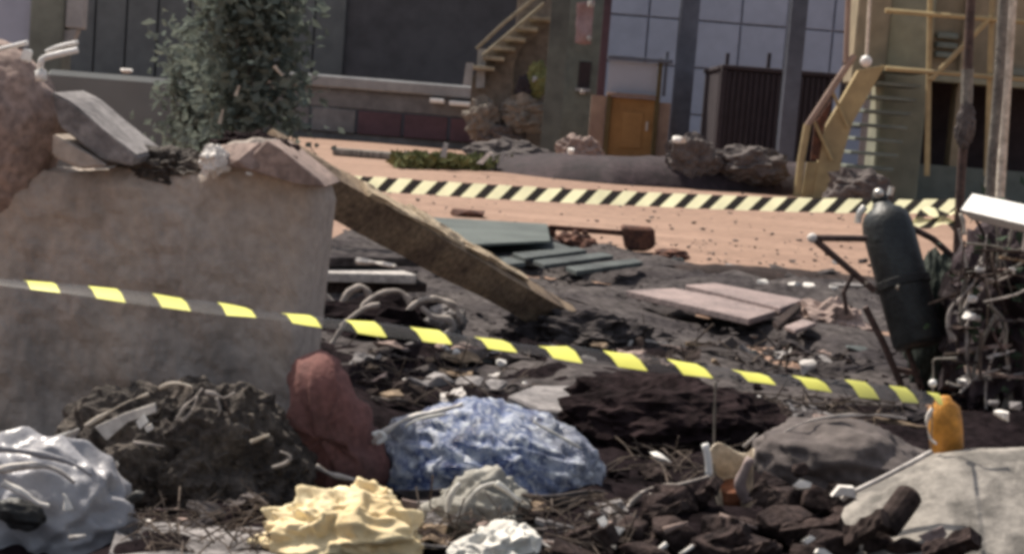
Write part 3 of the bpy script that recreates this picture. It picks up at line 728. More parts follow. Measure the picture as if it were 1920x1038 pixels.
bm = B(); chunk(bm, P(238, 133, 12), (.12, .1, .045), 9); so_ = solo('stone', 'small white stone on the dark fragment behind the wall', 'stone', bm, 'white_scrap')
bm = B(); blob(bm, P(215, 215, 12.3) , (.62, .4, .35), 44, .3, 2, 4, floor=None)
for v in bm.verts: v.co.z = v.co.z if v.co.z > .4 else v.co.z * 1
q = P(240, 137, 12.3)
bm.free()
bm = B(); c_ = P(230, 141, 12.2); box(bm, Vector((c_.x, 12.3, c_.z / 2)), (1.1, .5, c_.z), None, .04); solo('dark_block', 'tall dark block standing behind the left wall', 'block', bm, 'hall_teal')
bm = B(); blob(bm, P(318, 322, 4.42), (.12, .09, .055), 97, .35, 2.4, 5, crease=.14, cf=3.5); solo('debris_pile', 'dark debris pile on the wall top left of the bright plaster lump', 'pile', bm, 'brown_plant')  # dark pile added to imitate the shaded upper edge of the wall
bm = B(); blob(bm, P(478, 284, 4.45), (.10, .09, .045), 98, .35, 2.4, 5, crease=.14, cf=3.5); solo('debris_pile', 'dark debris pile behind the reddish slab on the wall end', 'pile', bm, 'maroon_earth')
# white pipes on the hump
t = thing('pipe_elbow', 'white pipe elbow sticking out of the wall hump', 'pipe', P(78, 150, 4.25))
bm = B(); tube(bm, PX([(146, 94, 4.22), (110, 102, 4.2), (82, 110, 4.2), (76, 122, 4.2), (76, 148, 4.25)], 4.2), .0085, 10, 5); link('pipe', bm, 'white_paint', t, smooth=True)
bm = B(); tube(bm, PX([(76, 132), (78, 152)], 4.2), .0145, 10, 1); link('socket', bm, 'white_paint', t, smooth=True)
bm = B(); tube(bm, PX([(146, 80), (110, 88), (86, 98)], 4.26), .006, 8, 4); solo('pipe', 'thinner white pipe just above the pipe elbow', 'pipe', bm, 'white_paint', smooth=True)
bm = B(); tube(bm, PX([(52, 80), (20, 88), (-20, 98)], 4.25), .006, 8, 4); solo('pipe', 'white pipe at the far left of the wall hump', 'pipe', bm, 'white_paint', smooth=True)
bm = B(); box(bm, P(50, 104, 4.26), (.026, .03, .034), Euler((0, .2, .3)), .004); solo('pipe_bracket', 'small white bracket left of the pipe elbow', 'bracket', bm, 'white_paint')

# ================================================================== DIAGONAL TIMBER
a, b = P(500, 290, 5.7), P(1066, 606, 7.35)
def beam(bm, a, b, wd, ht, seed, n=26, tap=1.0, rough=.06, roll=0.0):
    d = (b - a).normalized(); s = d.cross(Vector((0, 0, 1))).normalized(); u = s.cross(d); rings = []
    s, u = s * math.cos(roll) - u * math.sin(roll), u * math.cos(roll) + s * math.sin(roll)
    for i in range(n + 1):
        t_ = i / n; p = a.lerp(b, t_); k = 1 + (tap - 1) * t_; ring = []
        for (cs, cu) in ((-1, -1), (-.3, -1.03), (.3, -1.03), (1, -1), (1.03, -.3), (1.03, .3), (1, 1), (.3, 1.03), (-.3, 1.03), (-1, 1), (-1.03, .3), (-1.03, -.3)):
            q = p + s * cs * wd / 2 * k + u * cu * ht / 2 * k
            q += (s * cs + u * cu) * rough * wd * noise.fractal(Vector((t_ * 5 + seed, cs * 3, cu * 3)), .9, 2, 3)
            ring.append(bm.verts.new(q))
        rings.append(ring)
    for i in range(n):
        for j in range(12): bm.faces.new((rings[i][j], rings[i][(j + 1) % 12], rings[i + 1][(j + 1) % 12], rings[i + 1][j]))
    bm.faces.new(rings[0][::-1]); bm.faces.new(rings[-1])
t = thing('timber_beam', 'long brown timber beam leaning diagonally off the wall end', 'beam', b * 1.0)
bm = B(); RL = math.radians(34); beam(bm, a, b, .135, .15, 3, 60, .9, .06, RL); link('shaft', bm, 'timber', t)
d_ = (b - a).normalized(); s_ = d_.cross(Vector((0, 0, 1))).normalized(); u_ = s_.cross(d_)
S_, U_2 = s_ * math.cos(RL) - u_ * math.sin(RL), u_ * math.cos(RL) + s_ * math.sin(RL); off = U_2 * .083
bm = B(); beam(bm, a.lerp(b, .22) + off + S_ * .03, a.lerp(b, .62) + off + S_ * .01, .075, .02, 9, 30, .6, .14, RL); link('split_strip', bm, 'timber_pale', t)  # pale strips paint the sunlit streak along the beam's top face
bm = B(); beam(bm, a.lerp(b, .38) + off - S_ * .03, a.lerp(b, .78) + off - S_ * .01, .06, .02, 19, 30, .6, .14, RL); link('split_strip', bm, 'timber_pale', t)
bm = B(); blob(bm, P(1088, 640, 7.1), (.30, .2, .12), 17, .35, 2.3, 5, crease=.12); solo('soil_heap', 'dark soil heap burying the lower end of the timber beam', 'heap', bm, 'ash')
bm = B(); beam(bm, P(515, 268, 5.95), P(800, 442, 7.3), .06, .04, 13, 30, .8, .3); solo('timber_batten', 'thin dark batten along the upper edge of the timber beam', 'batten', bm, 'timber_dark')

# ================================================================== REAR TAPE
def ribbon(bm, pts, width, ups, k=10, wob=0.0, seed=0, curl=0.0):
    uvl = bm.loops.layers.uv.new('UVMap')
    P_ = catmull(pts, k); U_ = catmull(ups, k); L = 0; prev = None; rows = []
    for i, (p, u) in enumerate(zip(P_, U_)):
        if prev is not None: L += math.hypot(p.x - prev.x, p.z - prev.z)
        prev = p; u = u.normalized()
        wv = Vector((0, 1, .4)) * wob * noise.noise(Vector((L * 9, seed, 0)))
        lo_ = (u * (1 - curl) + Vector((0, 0, 1)) * curl).normalized()
        rows.append((bm.verts.new(p + u * width / 2 + wv), bm.verts.new(p + wv * .4), bm.verts.new(p - lo_ * width / 2 + wv * -.5), L))
    for r0, r1 in zip(rows, rows[1:]):
        for j in (0, 1):
            f = bm.faces.new((r0[j], r1[j], r1[j + 1], r0[j + 1]))
            for lp, (uu, vv) in zip(f.loops, ((r0[3], j), (r1[3], j), (r1[3], j + 1), (r0[3], j + 1))):
                lp[uvl].uv = (uu, -vv * width / 2)
pxs = [(560, 334), (640, 341), (760, 349), (900, 358), (1040, 366), (1180, 372), (1320, 378), (1460, 383), (1600, 386), (1700, 387), (1797, 386)]
t = thing('barrier_tape', 'far black and yellow striped barrier tape tied to the tall pole', 'tape', P(1797, 386, 7.4))
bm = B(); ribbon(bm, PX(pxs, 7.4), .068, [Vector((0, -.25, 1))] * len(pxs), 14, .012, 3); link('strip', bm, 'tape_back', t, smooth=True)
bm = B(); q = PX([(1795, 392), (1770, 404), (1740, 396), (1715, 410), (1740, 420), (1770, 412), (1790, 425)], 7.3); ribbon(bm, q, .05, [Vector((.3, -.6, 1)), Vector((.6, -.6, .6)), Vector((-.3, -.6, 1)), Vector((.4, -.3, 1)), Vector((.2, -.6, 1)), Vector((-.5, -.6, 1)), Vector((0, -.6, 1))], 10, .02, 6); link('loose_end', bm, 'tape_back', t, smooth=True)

# ================================================================== MIDDLE DEBRIS FIELD
def slab(name, label, cat, px, mat, z0=.05, th=.03, group=None, bev=.004):
    bm = B(); gprism(bm, px, z0, th)
    if bev: bmesh.ops.bevel(bm, geom=bm.edges[:], offset=bev, segments=1, affect='EDGES')
    return solo(name, label, cat, bm, mat, group)
slab('sheet_panel', 'dull green sheet lying flat at the edge of the orange dirt', 'sheet', [(748, 408), (1026, 424), (1032, 456), (868, 464), (820, 446)], 'green_sheet', .16, .02)
slab('sheet_panel', 'dark edge sheet sticking out under the dull green sheet', 'sheet', [(870, 466), (1030, 458), (1100, 480), (1000, 500), (900, 486)], 'teal', .06, .03)  # dark slab stands in for the shadow below the green sheet
for i, (px, lb) in enumerate((([(960, 482), (1080, 470), (1100, 476), (985, 492)], 'upper teal board beside the rusty bench frame'),
                              ([(1000, 496), (1130, 480), (1150, 487), (1020, 505)], 'middle teal board below the rusty bench frame'),
                              ([(1060, 508), (1190, 492), (1205, 499), (1080, 517)], 'lower teal board nearest the pinkish panels'),
                              ([(880, 500), (960, 492), (985, 500), (900, 512)], 'short teal board under the dull green sheet'))):
    slab('board', lb, 'board', px, 'teal', .09 + .01 * i, .03)
# rusty bench frame
Yr = 12.9
t = thing('rusty_bench', 'rusty bench frame with a dark box at its right end', 'frame', P(1120, 470, Yr))
bm = B(); pprism(bm, [(1030, 422), (1190, 434), (1190, 444), (1030, 431)], Yr, .06); link('top_bar', bm, 'rust', t)
bm = B(); pprism(bm, [(1026, 424), (1042, 425), (1042, 462), (1026, 460)], Yr, .06); link('leg', bm, 'rust', t)
bm = B(); pprism(bm, [(1092, 432), (1102, 433), (1106, 478), (1094, 478)], Yr - .1, .06); link('leg', bm, 'rust', t)
bm = B(); pprism(bm, [(1166, 424), (1228, 428), (1230, 462), (1212, 472), (1174, 470)], Yr - .05, .25); bmesh.ops.bevel(bm, geom=bm.edges[:], offset=.02, segments=1, affect='EDGES'); link('box', bm, 'rust', t)
bm = B(); blob(bm, P(1080, 466, Yr - .1), (.17, .15, .12), 5, .3, 2.5, 4, crease=.1); solo('scrap_lump', 'dark brown scrap lump inside the rusty bench frame', 'lump', bm, 'rust')
bm = B(); blob(bm, P(1258, 478, 12.6), (.14, .12, .055), 6, .3, 2.5, 3); solo('scrap_lump', 'small brown scrap lump right of the rusty bench frame', 'lump', bm, 'rust')
bm = B(); chunk(bm, P(878, 400, 15.9), (.42, .3, .10), 4, 20, Euler((0, 0, .1))); solo('rusty_block', 'flat rust red block alone on the orange dirt', 'block', bm, 'rust')
for i, (px, lb) in enumerate((([(1172, 556), (1262, 551), (1468, 590), (1404, 610)], 'long pinkish panel tapering left, nearer of the two'),
                              ([(1284, 545), (1340, 541), (1505, 573), (1462, 589)], 'long pinkish panel lying behind its twin near the earth edge'))):
    slab('wall_panel', lb, 'panel', px, 'pink_slab', .10 + .02 * i, .035)
slab('board', 'dark plank wedged at the right ends of the pinkish panels', 'plank', [(1448, 612), (1490, 578), (1503, 582), (1460, 622)], 'timber_dark', .12, .03)
slab('board', 'short pale plank lying right of the dark wedged plank', 'plank', [(1470, 618), (1505, 604), (1530, 612), (1490, 626)], 'pink_slab', .12, .02)
bm = B(); blob(bm, P(1550, 612, 8.8), (.2, .18, .13), 15, .35, 2.5, 4, crease=.15); solo('earth_lump', 'brown earth lump right of the pinkish panels', 'lump', bm, 'concrete_red')
for i, (x, y, wd, hg, lb) in enumerate(((1430, 530, 26, 16, 'small white scrap at the left of the scrap row under the earth edge'), (1490, 536, 34, 22, 'bright white scrap in the middle of the scrap row'), (1518, 537, 30, 18, 'bright white scrap touching the middle one on its right'), (1562, 540, 22, 14, 'dull white scrap near the cylinder trolley handle'),
        (855, 664, 20, 24, 'white oval scrap right below the near tape'), (942, 652, 48, 18, 'long white scrap just under the near tape'), (966, 674, 28, 20, 'white scrap below right of the long white scrap'), (940, 680, 24, 16, 'grey scrap left of the lower white scrap'),
        (770, 716, 34, 18, 'white scrap left of the grey rubble row'), (985, 724, 22, 20, 'round white pebble on the pointed grey slab'), (1135, 628, 60, 16, 'thin white scrap at the lower end of the timber beam'), (1180, 640, 40, 14, 'pale scrap right of the beam end'), (1238, 858, 50, 20, 'pale sliver alone in the scorched hollow'))):
    g = G(x, y, .1); bm = B(); Y = g.y
    chunk(bm, Vector((g.x, g.y, .1)), (mm(wd, Y), mm(wd * .8, Y), mm(hg, Y)), 100 + i, 14, Euler((rnd.uniform(-.3, .3), rnd.uniform(-.3, .3), rnd.uniform(-.5, .5))))
    solo('scrap', lb, 'scrap', bm, 'white_scrap')
for i, (x, y, wd, hg, lb) in enumerate(((820, 712, 70, 30, 'left chunk of the grey rubble row above the blue bundle'), (880, 716, 60, 28, 'second chunk of the grey rubble row above the blue bundle'), (930, 722, 50, 24, 'third chunk of the grey rubble row above the blue bundle'))):
    g = G(x, y, .1); bm = B(); chunk(bm, Vector((g.x, g.y, .1)), (mm(wd, g.y), mm(wd, g.y), mm(hg, g.y)), 140 + i, 16); solo('concrete_chunk', lb, 'chunk', bm, 'stone_grey')
bm = B(); prism(bm, [P(952, 740, 5.15), P(1000, 722, 5.35), P(1075, 722, 5.4), P(1132, 766, 5.1), P(1080, 772, 5.0), P(1010, 768, 5.05)], Vector((0, 0, -.05))); bmesh.ops.bevel(bm, geom=bm.edges[:], offset=.006, segments=1, affect='EDGES'); solo('pointed_slab', 'pointed grey slab lying above the blue bundle', 'slab', bm, 'stone_grey')
# stack of sheets beside the wall end
for i, (px, mt, lb) in enumerate((([(596, 478), (760, 486), (800, 500), (596, 500)], 'ash', 'top dark sheet of the stack right of the wall end'),
                                  ([(596, 506), (720, 512), (780, 532), (596, 528)], 'pale_metal', 'pale plank in the stack right of the wall end'),
                                  ([(596, 530), (760, 530), (800, 548), (596, 550)], 'timber_dark', 'black plank at the bottom of the stack'))):
    slab('stacked_sheet', lb, 'sheet', px, mt, .26 - .06 * i, .045)
bm = B(); tube(bm, [G(668, 488, .33), G(705, 492, .33), G(742, 499, .33)], .02, 7, 3, None, .3); solo('pale_bar', 'short white bar on the dark stacked sheet', 'bar', bm, 'white_scrap')
# pale cables
for i, (pts, r_, lb) in enumerate((([(603, 540), (620, 566), (640, 570), (655, 548), (680, 538), (694, 560), (690, 585)], .015, 'pale cable loop next to the wall end'),
                                   ([(662, 596), (690, 566), (715, 550), (748, 546), (766, 562), (772, 580)], .013, 'pale cable arch in the middle of the cable tangle'),
                                   ([(762, 584), (785, 566), (815, 560), (846, 570), (862, 590), (868, 606)], .014, 'brightest pale cable arch at the right of the tangle'),
                                   ([(790, 575), (810, 592), (840, 598), (850, 615), (830, 630)], .013, 'sagging pale cable under the brightest arch'),
                                   ([(640, 612), (665, 590), (690, 575), (712, 572)], .011, 'pale cable end crossing behind the near tape'),
                                   ([(612, 660), (632, 628), (650, 600)], .009, 'thin pale twig leaning below the cable tangle'))):
    bm = B(); tube(bm, PX(pts, 7.0 - .1 * i), r_, 8, 5, None, .35, i); solo('cable', lb, 'cable', bm, 'cable', smooth=True)
bm = B(); blob(bm, P(720, 640, 7.0), (.35, .3, .18), 61, .3, 2.2, 4, crease=.12); solo('soil_heap', 'dark soil heap carrying the pale cable tangle', 'heap', bm, 'soot')
bm = B(); blob(bm, P(835, 600, 6.9), (.09, .09, .06), 62, .3, 2.2, 4, crease=.12); solo('crumpled_paper', 'crumpled grey paper under the brightest cable arch', 'paper', bm, 'stone_grey')

# slate shards scattered over the ash, each told apart by colour, place and order
r = random.Random(11); shards = []
while len(shards) < 46:
    x, y = r.uniform(640, 1620), r.uniform(490, 690)
    if x < 1080 and y < 640 and y > 460 + (x - 640) * .3 - 40: continue
    if 1160 < x < 1520 and 535 < y < 620: continue
    if x < 640 + (y - 490) * 1.2: continue
    shards.append((x, y, r.choice(['ash', 'ash', 'teal', 'stone_grey'])))
def zone(x, y):
    if y < 535: return 'between the teal boards and the dark earth edge'
    if x < 1160: return 'between the beam end and the pinkish panels'
    if y < 645: return 'right of the pinkish panels'
    return 'below the pinkish panels above the near tape'
ORD = 'leftmost second third fourth fifth sixth seventh eighth ninth tenth eleventh twelfth thirteenth fourteenth fifteenth sixteenth seventeenth eighteenth'.split()
CN = {'ash': 'black', 'teal': 'teal', 'stone_grey': 'grey'}
for k, (x, y, mt) in enumerate(sorted(shards)):
    same = [q for q in sorted(shards) if q[2] == mt and zone(q[0], q[1]) == zone(x, y)]
    i = same.index((x, y, mt)); od = ORD[i] + ('' if i == 0 else ' from left')
    g = G(x, y, .05); sz = r.uniform(.10, .3); bm = B()
    chunk(bm, Vector((g.x, g.y, .07)), (sz, sz * r.uniform(.3, .9), r.uniform(.02, .06)), 300 + k, 12, Euler((r.uniform(-.25, .25), r.uniform(-.25, .25), r.uniform(0, 6.3))))
    solo('slate_shard', CN[mt] + ' slate shard, ' + od + ', ' + zone(x, y), 'shard', bm, mt, 'slate shards scattered over the ash')
for nm_, mt_, y0_, y1_, cnt in (('rubble_chips', 'ash', 455, 690, 1900), ('soot_chips', 'soot', 660, 1038, 1500)):
    bm = B(); r = random.Random(y0_)
    for i in range(cnt):
        x, y = r.uniform(560, 1950), r.uniform(y0_, y1_)
        g = G(x, y, .05)
        if g.y > 14: continue
        sz = r.choice([.012, .02, .03, .045]) * r.uniform(.7, 1.4)
        chunk(bm, Vector((g.x, g.y, .06 + .05 * noise.noise(g * 1.3))), (sz, sz * r.uniform(.5, 1), sz * r.uniform(.2, .6)), i, 8)
    kind(link(nm_, bm, mt_, None, Vector((0, 0, 0))), 'stuff')

# ================================================================== GAS CYLINDER AND TROLLEY
Yg = 6.5
ca, cb = P(1655, 392, Yg + .12), P(1724, 648, Yg - .06)
ax = (cb - ca).normalized(); L = (cb - ca).length; up = -ax
mt4 = axis_m(cb, ca)
t = thing('gas_cylinder', 'dark green gas cylinder leaning on the tubular trolley', 'cylinder', cb * 1.0)
R_ = .104
bm = B(); lathe(bm, [(R_ * .9, 0), (R_, .02), (R_, L * .72), (R_ * 1.0, L * .86), (R_ * .93, L * .93), (R_ * .75, L * .98), (R_ * .4, L * 1.02), (R_ * .32, L * 1.05)], mt4, 36); link('body', bm, 'cyl', t, smooth=True)
bm = B(); lathe(bm, [(.03, L * 1.05), (.035, L * 1.07), (.03, L * 1.11), (.02, L * 1.13)], mt4, 16); v_ = link('valve', bm, 'cyl', t, smooth=True)
bm = B(); bmesh.ops.create_icosphere(bm, subdivisions=2, radius=.021); bmesh.ops.translate(bm, verts=bm.verts, vec=P(1647, 362, Yg - .02)); sub('gauge', bm, 'valve', v_)
bm = B(); tube(bm, PX([(1668, 366), (1672, 350)], Yg), .012, 8, 1); sub('valve_spindle', bm, 'valve', v_)
bm = B(); lathe(bm, [(R_ + .004, L * .42), (R_ + .010, L * .425), (R_ + .010, L * .475), (R_ + .004, L * .48)], mt4, 36); s_ = link('strap', bm, 'rubber', t)
for (x, y) in ((1626, 531), (1684, 539)):
    bm = B(); chunk(bm, P(x, y, Yg - .14), (.034, .02, .024), x, 12); sub('buckle', bm, 'valve', s_)
bm = B(); q = PX([(1608, 418), (1612, 400), (1622, 388)], Yg - .06); tube(bm, q, .014, 6, 3); link('rim_label', bm, 'tape_back' if False else 'valve', t)  # bright strip paints the sunlit left shoulder of the cylinder
t = thing('cylinder_trolley', 'brown tubular trolley carrying the leaning gas cylinder', 'trolley', P(1690, 725, Yg - .2))
def bar(pts, r_, nm='tube', m_='frame_brown', Y=Yg):
    bm = B(); tube(bm, PX(pts, Y), r_, 8, 1); return link(nm, bm, m_, t)
bar([(1524, 446), (1625, 447)], .014, 'handle_bar'); bar([(1524, 446), (1605, 515), (1640, 545)], .014, 'handle_brace')
bm = B(); bmesh.ops.create_icosphere(bm, subdivisions=2, radius=.021); bmesh.ops.translate(bm, verts=bm.verts, vec=P(1523, 446, Yg)); link('end_cap', bm, 'white_scrap', t)
bar([(1600, 512), (1582, 548), (1588, 590)], .010, 'bracket')
bar([(1622, 575), (1655, 640), (1690, 722)], .014, 'leg'); bar([(1672, 590), (1700, 650), (1728, 730)], .013, 'leg')
bar([(1682, 692), (1722, 700)], .012, 'cross_bar')
bar([(1712, 428), (1750, 448), (1798, 492)], .014, 'side_tube', Y=Yg + .25); bar([(1735, 520), (1800, 512)], .013, 'side_tube', Y=Yg + .25); bar([(1740, 538), (1800, 544)], .013, 'side_tube', Y=Yg + .25)
bm = B(); blob(bm, P(1752, 615, 6.75), (.10, .15, .30), 71, .22, 2, 5, crease=.1, cf=3); solo('canvas_bundle', 'dark green canvas bundle behind the foot of the gas cylinder', 'bundle', bm, 'canvas', smooth=True)

# ================================================================== POLES AND SCRAP AT THE RIGHT
t = thing('scaffold_pole', 'thin steel pole that the far striped tape is tied to', 'pole', P(1796, 690, 7.3))
bm = B(); tube(bm, PX([(1822, -40), (1812, 180), (1797, 420), (1790, 690)], 7.3), .021, 8, 4); link('tube', bm, 'frame_brown', t, smooth=True)
bm = B(); tube(bm, PX([(1814, 130), (1812, 195)], 7.28), .028, 8, 1); link('sleeve', bm, 'steel_pole', t)
bm = B(); blob(bm, P(1810, 236, 7.25), (.036, .035, .09), 8, .2, 2, 4, crease=.2); link('rag', bm, 'lump_brown', t)
t = thing('scaffold_pole', 'paler steel pole at the right, behind the white tube', 'pole', P(1846, 690, 7.8))
bm = B(); tube(bm, PX([(1884, -40), (1872, 160), (1852, 400), (1836, 690)], 7.8), .026, 8, 4); link('tube', bm, 'steel_pole', t, smooth=True)
t = thing('scaffold_pole', 'short pale pole hanging at the top right corner', 'pole', P(1890, 120, 8.2))
bm = B(); tube(bm, PX([(1902, -60), (1890, 125), (1872, 420), (1860, 690)], 8.2), .024, 8, 4); link('tube', bm, 'stick_pale', t, smooth=True)
t = thing('square_tube', 'bright white square tube entering from the right edge', 'tube', P(1900, 400, 5.5))
bm = B(); beam(bm, P(1822, 387, 5.9), P(2080, 446, 5.2), .075, .06, 3, 4, 1, 0.01, math.radians(56)); link('tube', bm, 'white_paint', t)
bm = B(); blob(bm, P(1900, 600, 6.4), (.22, .3, .36), 81, .3, 2, 5, crease=.18, cf=3); solo('scrap_heap', 'tall dark scrap heap at the right edge under the white tube', 'heap', bm, 'bank')
bush('dark_shrub', 'dark green shrub growing through the scrap heap at the right', 1905, 560, 6.2, .14, .26, 160, .05, 91, 'leaf_dark')
t = thing('bar_tangle', 'tangle of thin bent bars and wires on the scrap heap', 'tangle', P(1850, 700, 6.0))
r = random.Random(404)
for k in range(46):
    q = (r.uniform(1795, 1925), r.uniform(430, 720)); an = r.choice([r.uniform(1.1, 2.0), r.uniform(-.5, .5), r.uniform(1.2, 1.8)]); L_ = r.uniform(40, 150)
    p0 = (q[0] - math.cos(an) * L_ / 2, q[1] - math.sin(an) * L_ / 2); p2 = (q[0] + math.cos(an) * L_ / 2, q[1] + math.sin(an) * L_ / 2)
    pm = (q[0] + r.uniform(-16, 16), q[1] + r.uniform(-12, 12))
    Y_ = r.uniform(5.9, 6.25); bm = B(); tube(bm, PX([p0, pm, p2], Y_), r.uniform(.003, .008), 6, 3); link('bar', bm, r.choice(['frame_brown', 'timber_dark', 'steel_pole', 'twig', 'cable']), t)
for i, (pts, r_, mt, Y, lb) in enumerate((([(1838, 598), (1816, 600), (1813, 640), (1816, 700), (1822, 706)], .012, 'cable', 6.0, 'white upright rod at the left edge of the scrap heap'),
        ([(1800, 600), (1822, 545), (1838, 505), (1850, 530), (1862, 580)], .014, 'cable', 6.1, 'bent pale wire arching over the scrap heap'),
        ([(1790, 640), (1778, 612), (1782, 580), (1800, 560), (1826, 530)], .013, 'cable', 6.0, 'pale wire hook leaning on the scrap heap'),
        ([(1836, 500), (1846, 470), (1850, 440)], .010, 'cable', 6.15, 'short pale wire pointing up from the scrap heap'),
        ([(1808, 440), (1806, 415), (1800, 400)], .014, 'stick_pale', 6.9, 'yellowish stick beside the tape knot'),
        ([(1860, 470), (1866, 520), (1880, 560)], .008, 'twig', 6.0, 'dark twig on the right of the scrap heap'))):
    bm = B(); tube(bm, PX(pts, Y), r_, 7, 5, None, .3, i); solo('wire', lb, 'wire', bm, mt, smooth=True)
for i, (x, y, s, Y, lb) in enumerate(((1805, 718, 30, 5.6, 'white cap on the ground below the upright rod'), (1822, 560, 26, 6.0, 'white lump in the pale wire tangle'), (1816, 592, 30, 5.95, 'larger pale lump at the top of the upright rod'), (1838, 542, 22, 6.0, 'small white knot near the wire arch'), (1838, 505, 24, 6.05, 'pale knot at the top of the wire arch'), (1898, 505, 16, 6.0, 'tiny pale scrap among the dark shrub leaves'), (1880, 780, 44, 3.6, 'white flake on the big block at the right edge'), (1905, 760, 30, 3.7, 'grey flake behind the white flake'), (1862, 755, 26, 3.9, 'pinkish flake left of the grey flake'))):
    bm = B(); chunk(bm, P(x, y, Y), (mm(s, Y), mm(s * .8, Y), mm(s * .6, Y)), 400 + i, 13); solo('scrap', lb, 'scrap', bm, 'white_scrap' if i not in (7, 8) else 'stone_grey')
t = thing('bent_rod', 'thin grey rod bent over at the top beside the tape end', 'rod', P(1748, 740, 3.4))
bm = B(); tube(bm, PX([(1794, 672), (1770, 672), (1751, 674), (1750, 690), (1749, 735), (1746, 850)], 3.4), .0042, 7, 4); link('rod', bm, 'steel_pole', t, smooth=True)
bm = B(); bmesh.ops.create_icosphere(bm, subdivisions=2, radius=.009); bmesh.ops.translate(bm, verts=bm.verts, vec=P(1749, 718, 3.39)); link('knob', bm, 'white_paint', t, smooth=True)

# ================================================================== NEAR TAPE
base = [(-330, 480), (-130, 503), (0, 522), (128, 536), (257, 553), (380, 570), (505, 585), (630, 602), (755, 618), (885, 634), (1015, 652), (1140, 667), (1265, 683), (1385, 698), (1508, 712, 2.95), (1630, 728, 3.08), (1765, 744, 3.36)]
ups = []
for i in range(len(base)):
    f_ = i / (len(base) - 1)
    ups.append(Vector((0, 1, .0 + .20 * f_ + .13 * math.sin(i * 1.7 + 1))))
t = thing('barrier_tape', 'near bright yellow and black barrier tape stretched across the front', 'tape', P(1765, 744, 3.36))
bm = B(); ribbon(bm, PX(base, 2.9), .048, ups, 14, .012, 12, .34); link('strip', bm, 'tape_front', t, smooth=True)
# orange jug that holds the tape end
t = thing('plastic_jug', 'faded orange plastic jug at the end of the near tape', 'jug', P(1772, 846, 3.46))
m_ = axis_m(P(1776, 848, 3.46), P(1768, 735, 3.46))
bm = B(); lathe(bm, [(.030, 0), (.036, .006), (.037, .07), (.034, .10), (.019, .115), (.014, .125)], m_, 20); link('body', bm, 'orange', t, smooth=True)
bm = B(); tube(bm, PX([(1748, 765), (1738, 790), (1744, 820), (1756, 832)], 3.4), .006, 7, 4, .003, .3); link('handle', bm, 'white_scrap', t, smooth=True)

# ================================================================== LOWER RIGHT: BLOCKS
bm = B(); blob(bm, P(1580, 870, 4.3), (.245, .2, .115), 91, .16, 1.6, 5, Euler((0, .06, 0)), crease=.05, cf=2)
solo('concrete_boulder', 'large rounded grey brown concrete lump behind the pale block', 'boulder', bm, 'lump_brown', smooth=True)
bm = B(); tube(bm, PX([(1440, 830), (1500, 795), (1570, 780), (1650, 778), (1700, 785)], 4.25), .008, 7, 5, None, .3); solo('cable', 'thin pale cable over the top of the rounded concrete lump', 'cable', bm, 'cable')
bm = B(); rows = []
edge_ = [(1560, 945), (1588, 926), (1640, 902), (1690, 877), (1745, 852), (1800, 842), (1930, 838), (2110, 846)]
for i in range(71):
    t_ = i / 70 * (len(edge_) - 1); k_ = min(int(t_), len(edge_) - 2); f_ = t_ - k_
    ex, ey = [edge_[k_][c] + (edge_[k_ + 1][c] - edge_[k_][c]) * f_ for c in (0, 1)]
    row = []
    for j in range(31):
        v = j / 30
        if v < .2: y, Y = ey, 3.56 - .16 * (v / .2)
        else:
            w_ = (v - .2) / .8; y, Y = ey + (1120 - ey) * (w_ ** 1.05), 3.40 - .05 * min(1, w_ * 9) ** .5 - .36 * w_
        p = P(ex + 60 * v * (1 - i / 70), y, Y)
        if v < .1: p.z -= .03 * (1 - v / .1)
        p += Vector((.2, .7, .6)) * (.0045 * noise.fractal(p * 14, .8, 2.1, 5))
        row.append(bm.verts.new(p))
    rows.append(row)
base_ = [[bm.verts.new(Vector((q.co.x, q.co.y + .02, -.02))) for q in (row[0], row[-1])] for row in rows]
for i in range(70):
    for j in range(30): bm.faces.new((rows[i][j], rows[i + 1][j], rows[i + 1][j + 1], rows[i][j + 1]))
    bm.faces.new((rows[i][0], base_[i][0], base_[i + 1][0], rows[i + 1][0]))
solo('concrete_block', 'big pale concrete block with vertical streaks at the lower right corner', 'block', bm, 'concrete_pale', smooth=True)
bm = B(); tube(bm, PX([(1578, 936), (1596, 924), (1650, 898), (1700, 872), (1748, 846)], 3.22), .0055, 8, 5); solo('hose', 'grey hose along the sloping edge of the pale block', 'hose', bm, 'pale_metal', smooth=True)
bm = B(); m_ = axis_m(P(1660, 990, 3.12), P(1712, 918, 3.16)); lathe(bm, [(.026, 0), (.028, .01), (.028, .075), (.027, .09), (.018, .098)], m_, 14); solo('wooden_stub', 'dark wooden stub leaning against the pale block', 'stub', bm, 'timber_dark')
bm = B(); pprism(bm, [(1560, 930), (1575, 912), (1602, 914), (1606, 934), (1585, 928)], 3.2, .02); solo('scrap', 'white hooked scrap at the left tip of the pale block', 'scrap', bm, 'white_scrap')
bm = B(); sheet(bm, PX([(1720, 1004), (1765, 985), (1775, 1000), (1750, 1022)], 3.1), 6, 6, .004, .01, 20, 3); solo('scrap', 'pinkish torn scrap at the foot of the pale block', 'scrap', bm, 'pink_slab')

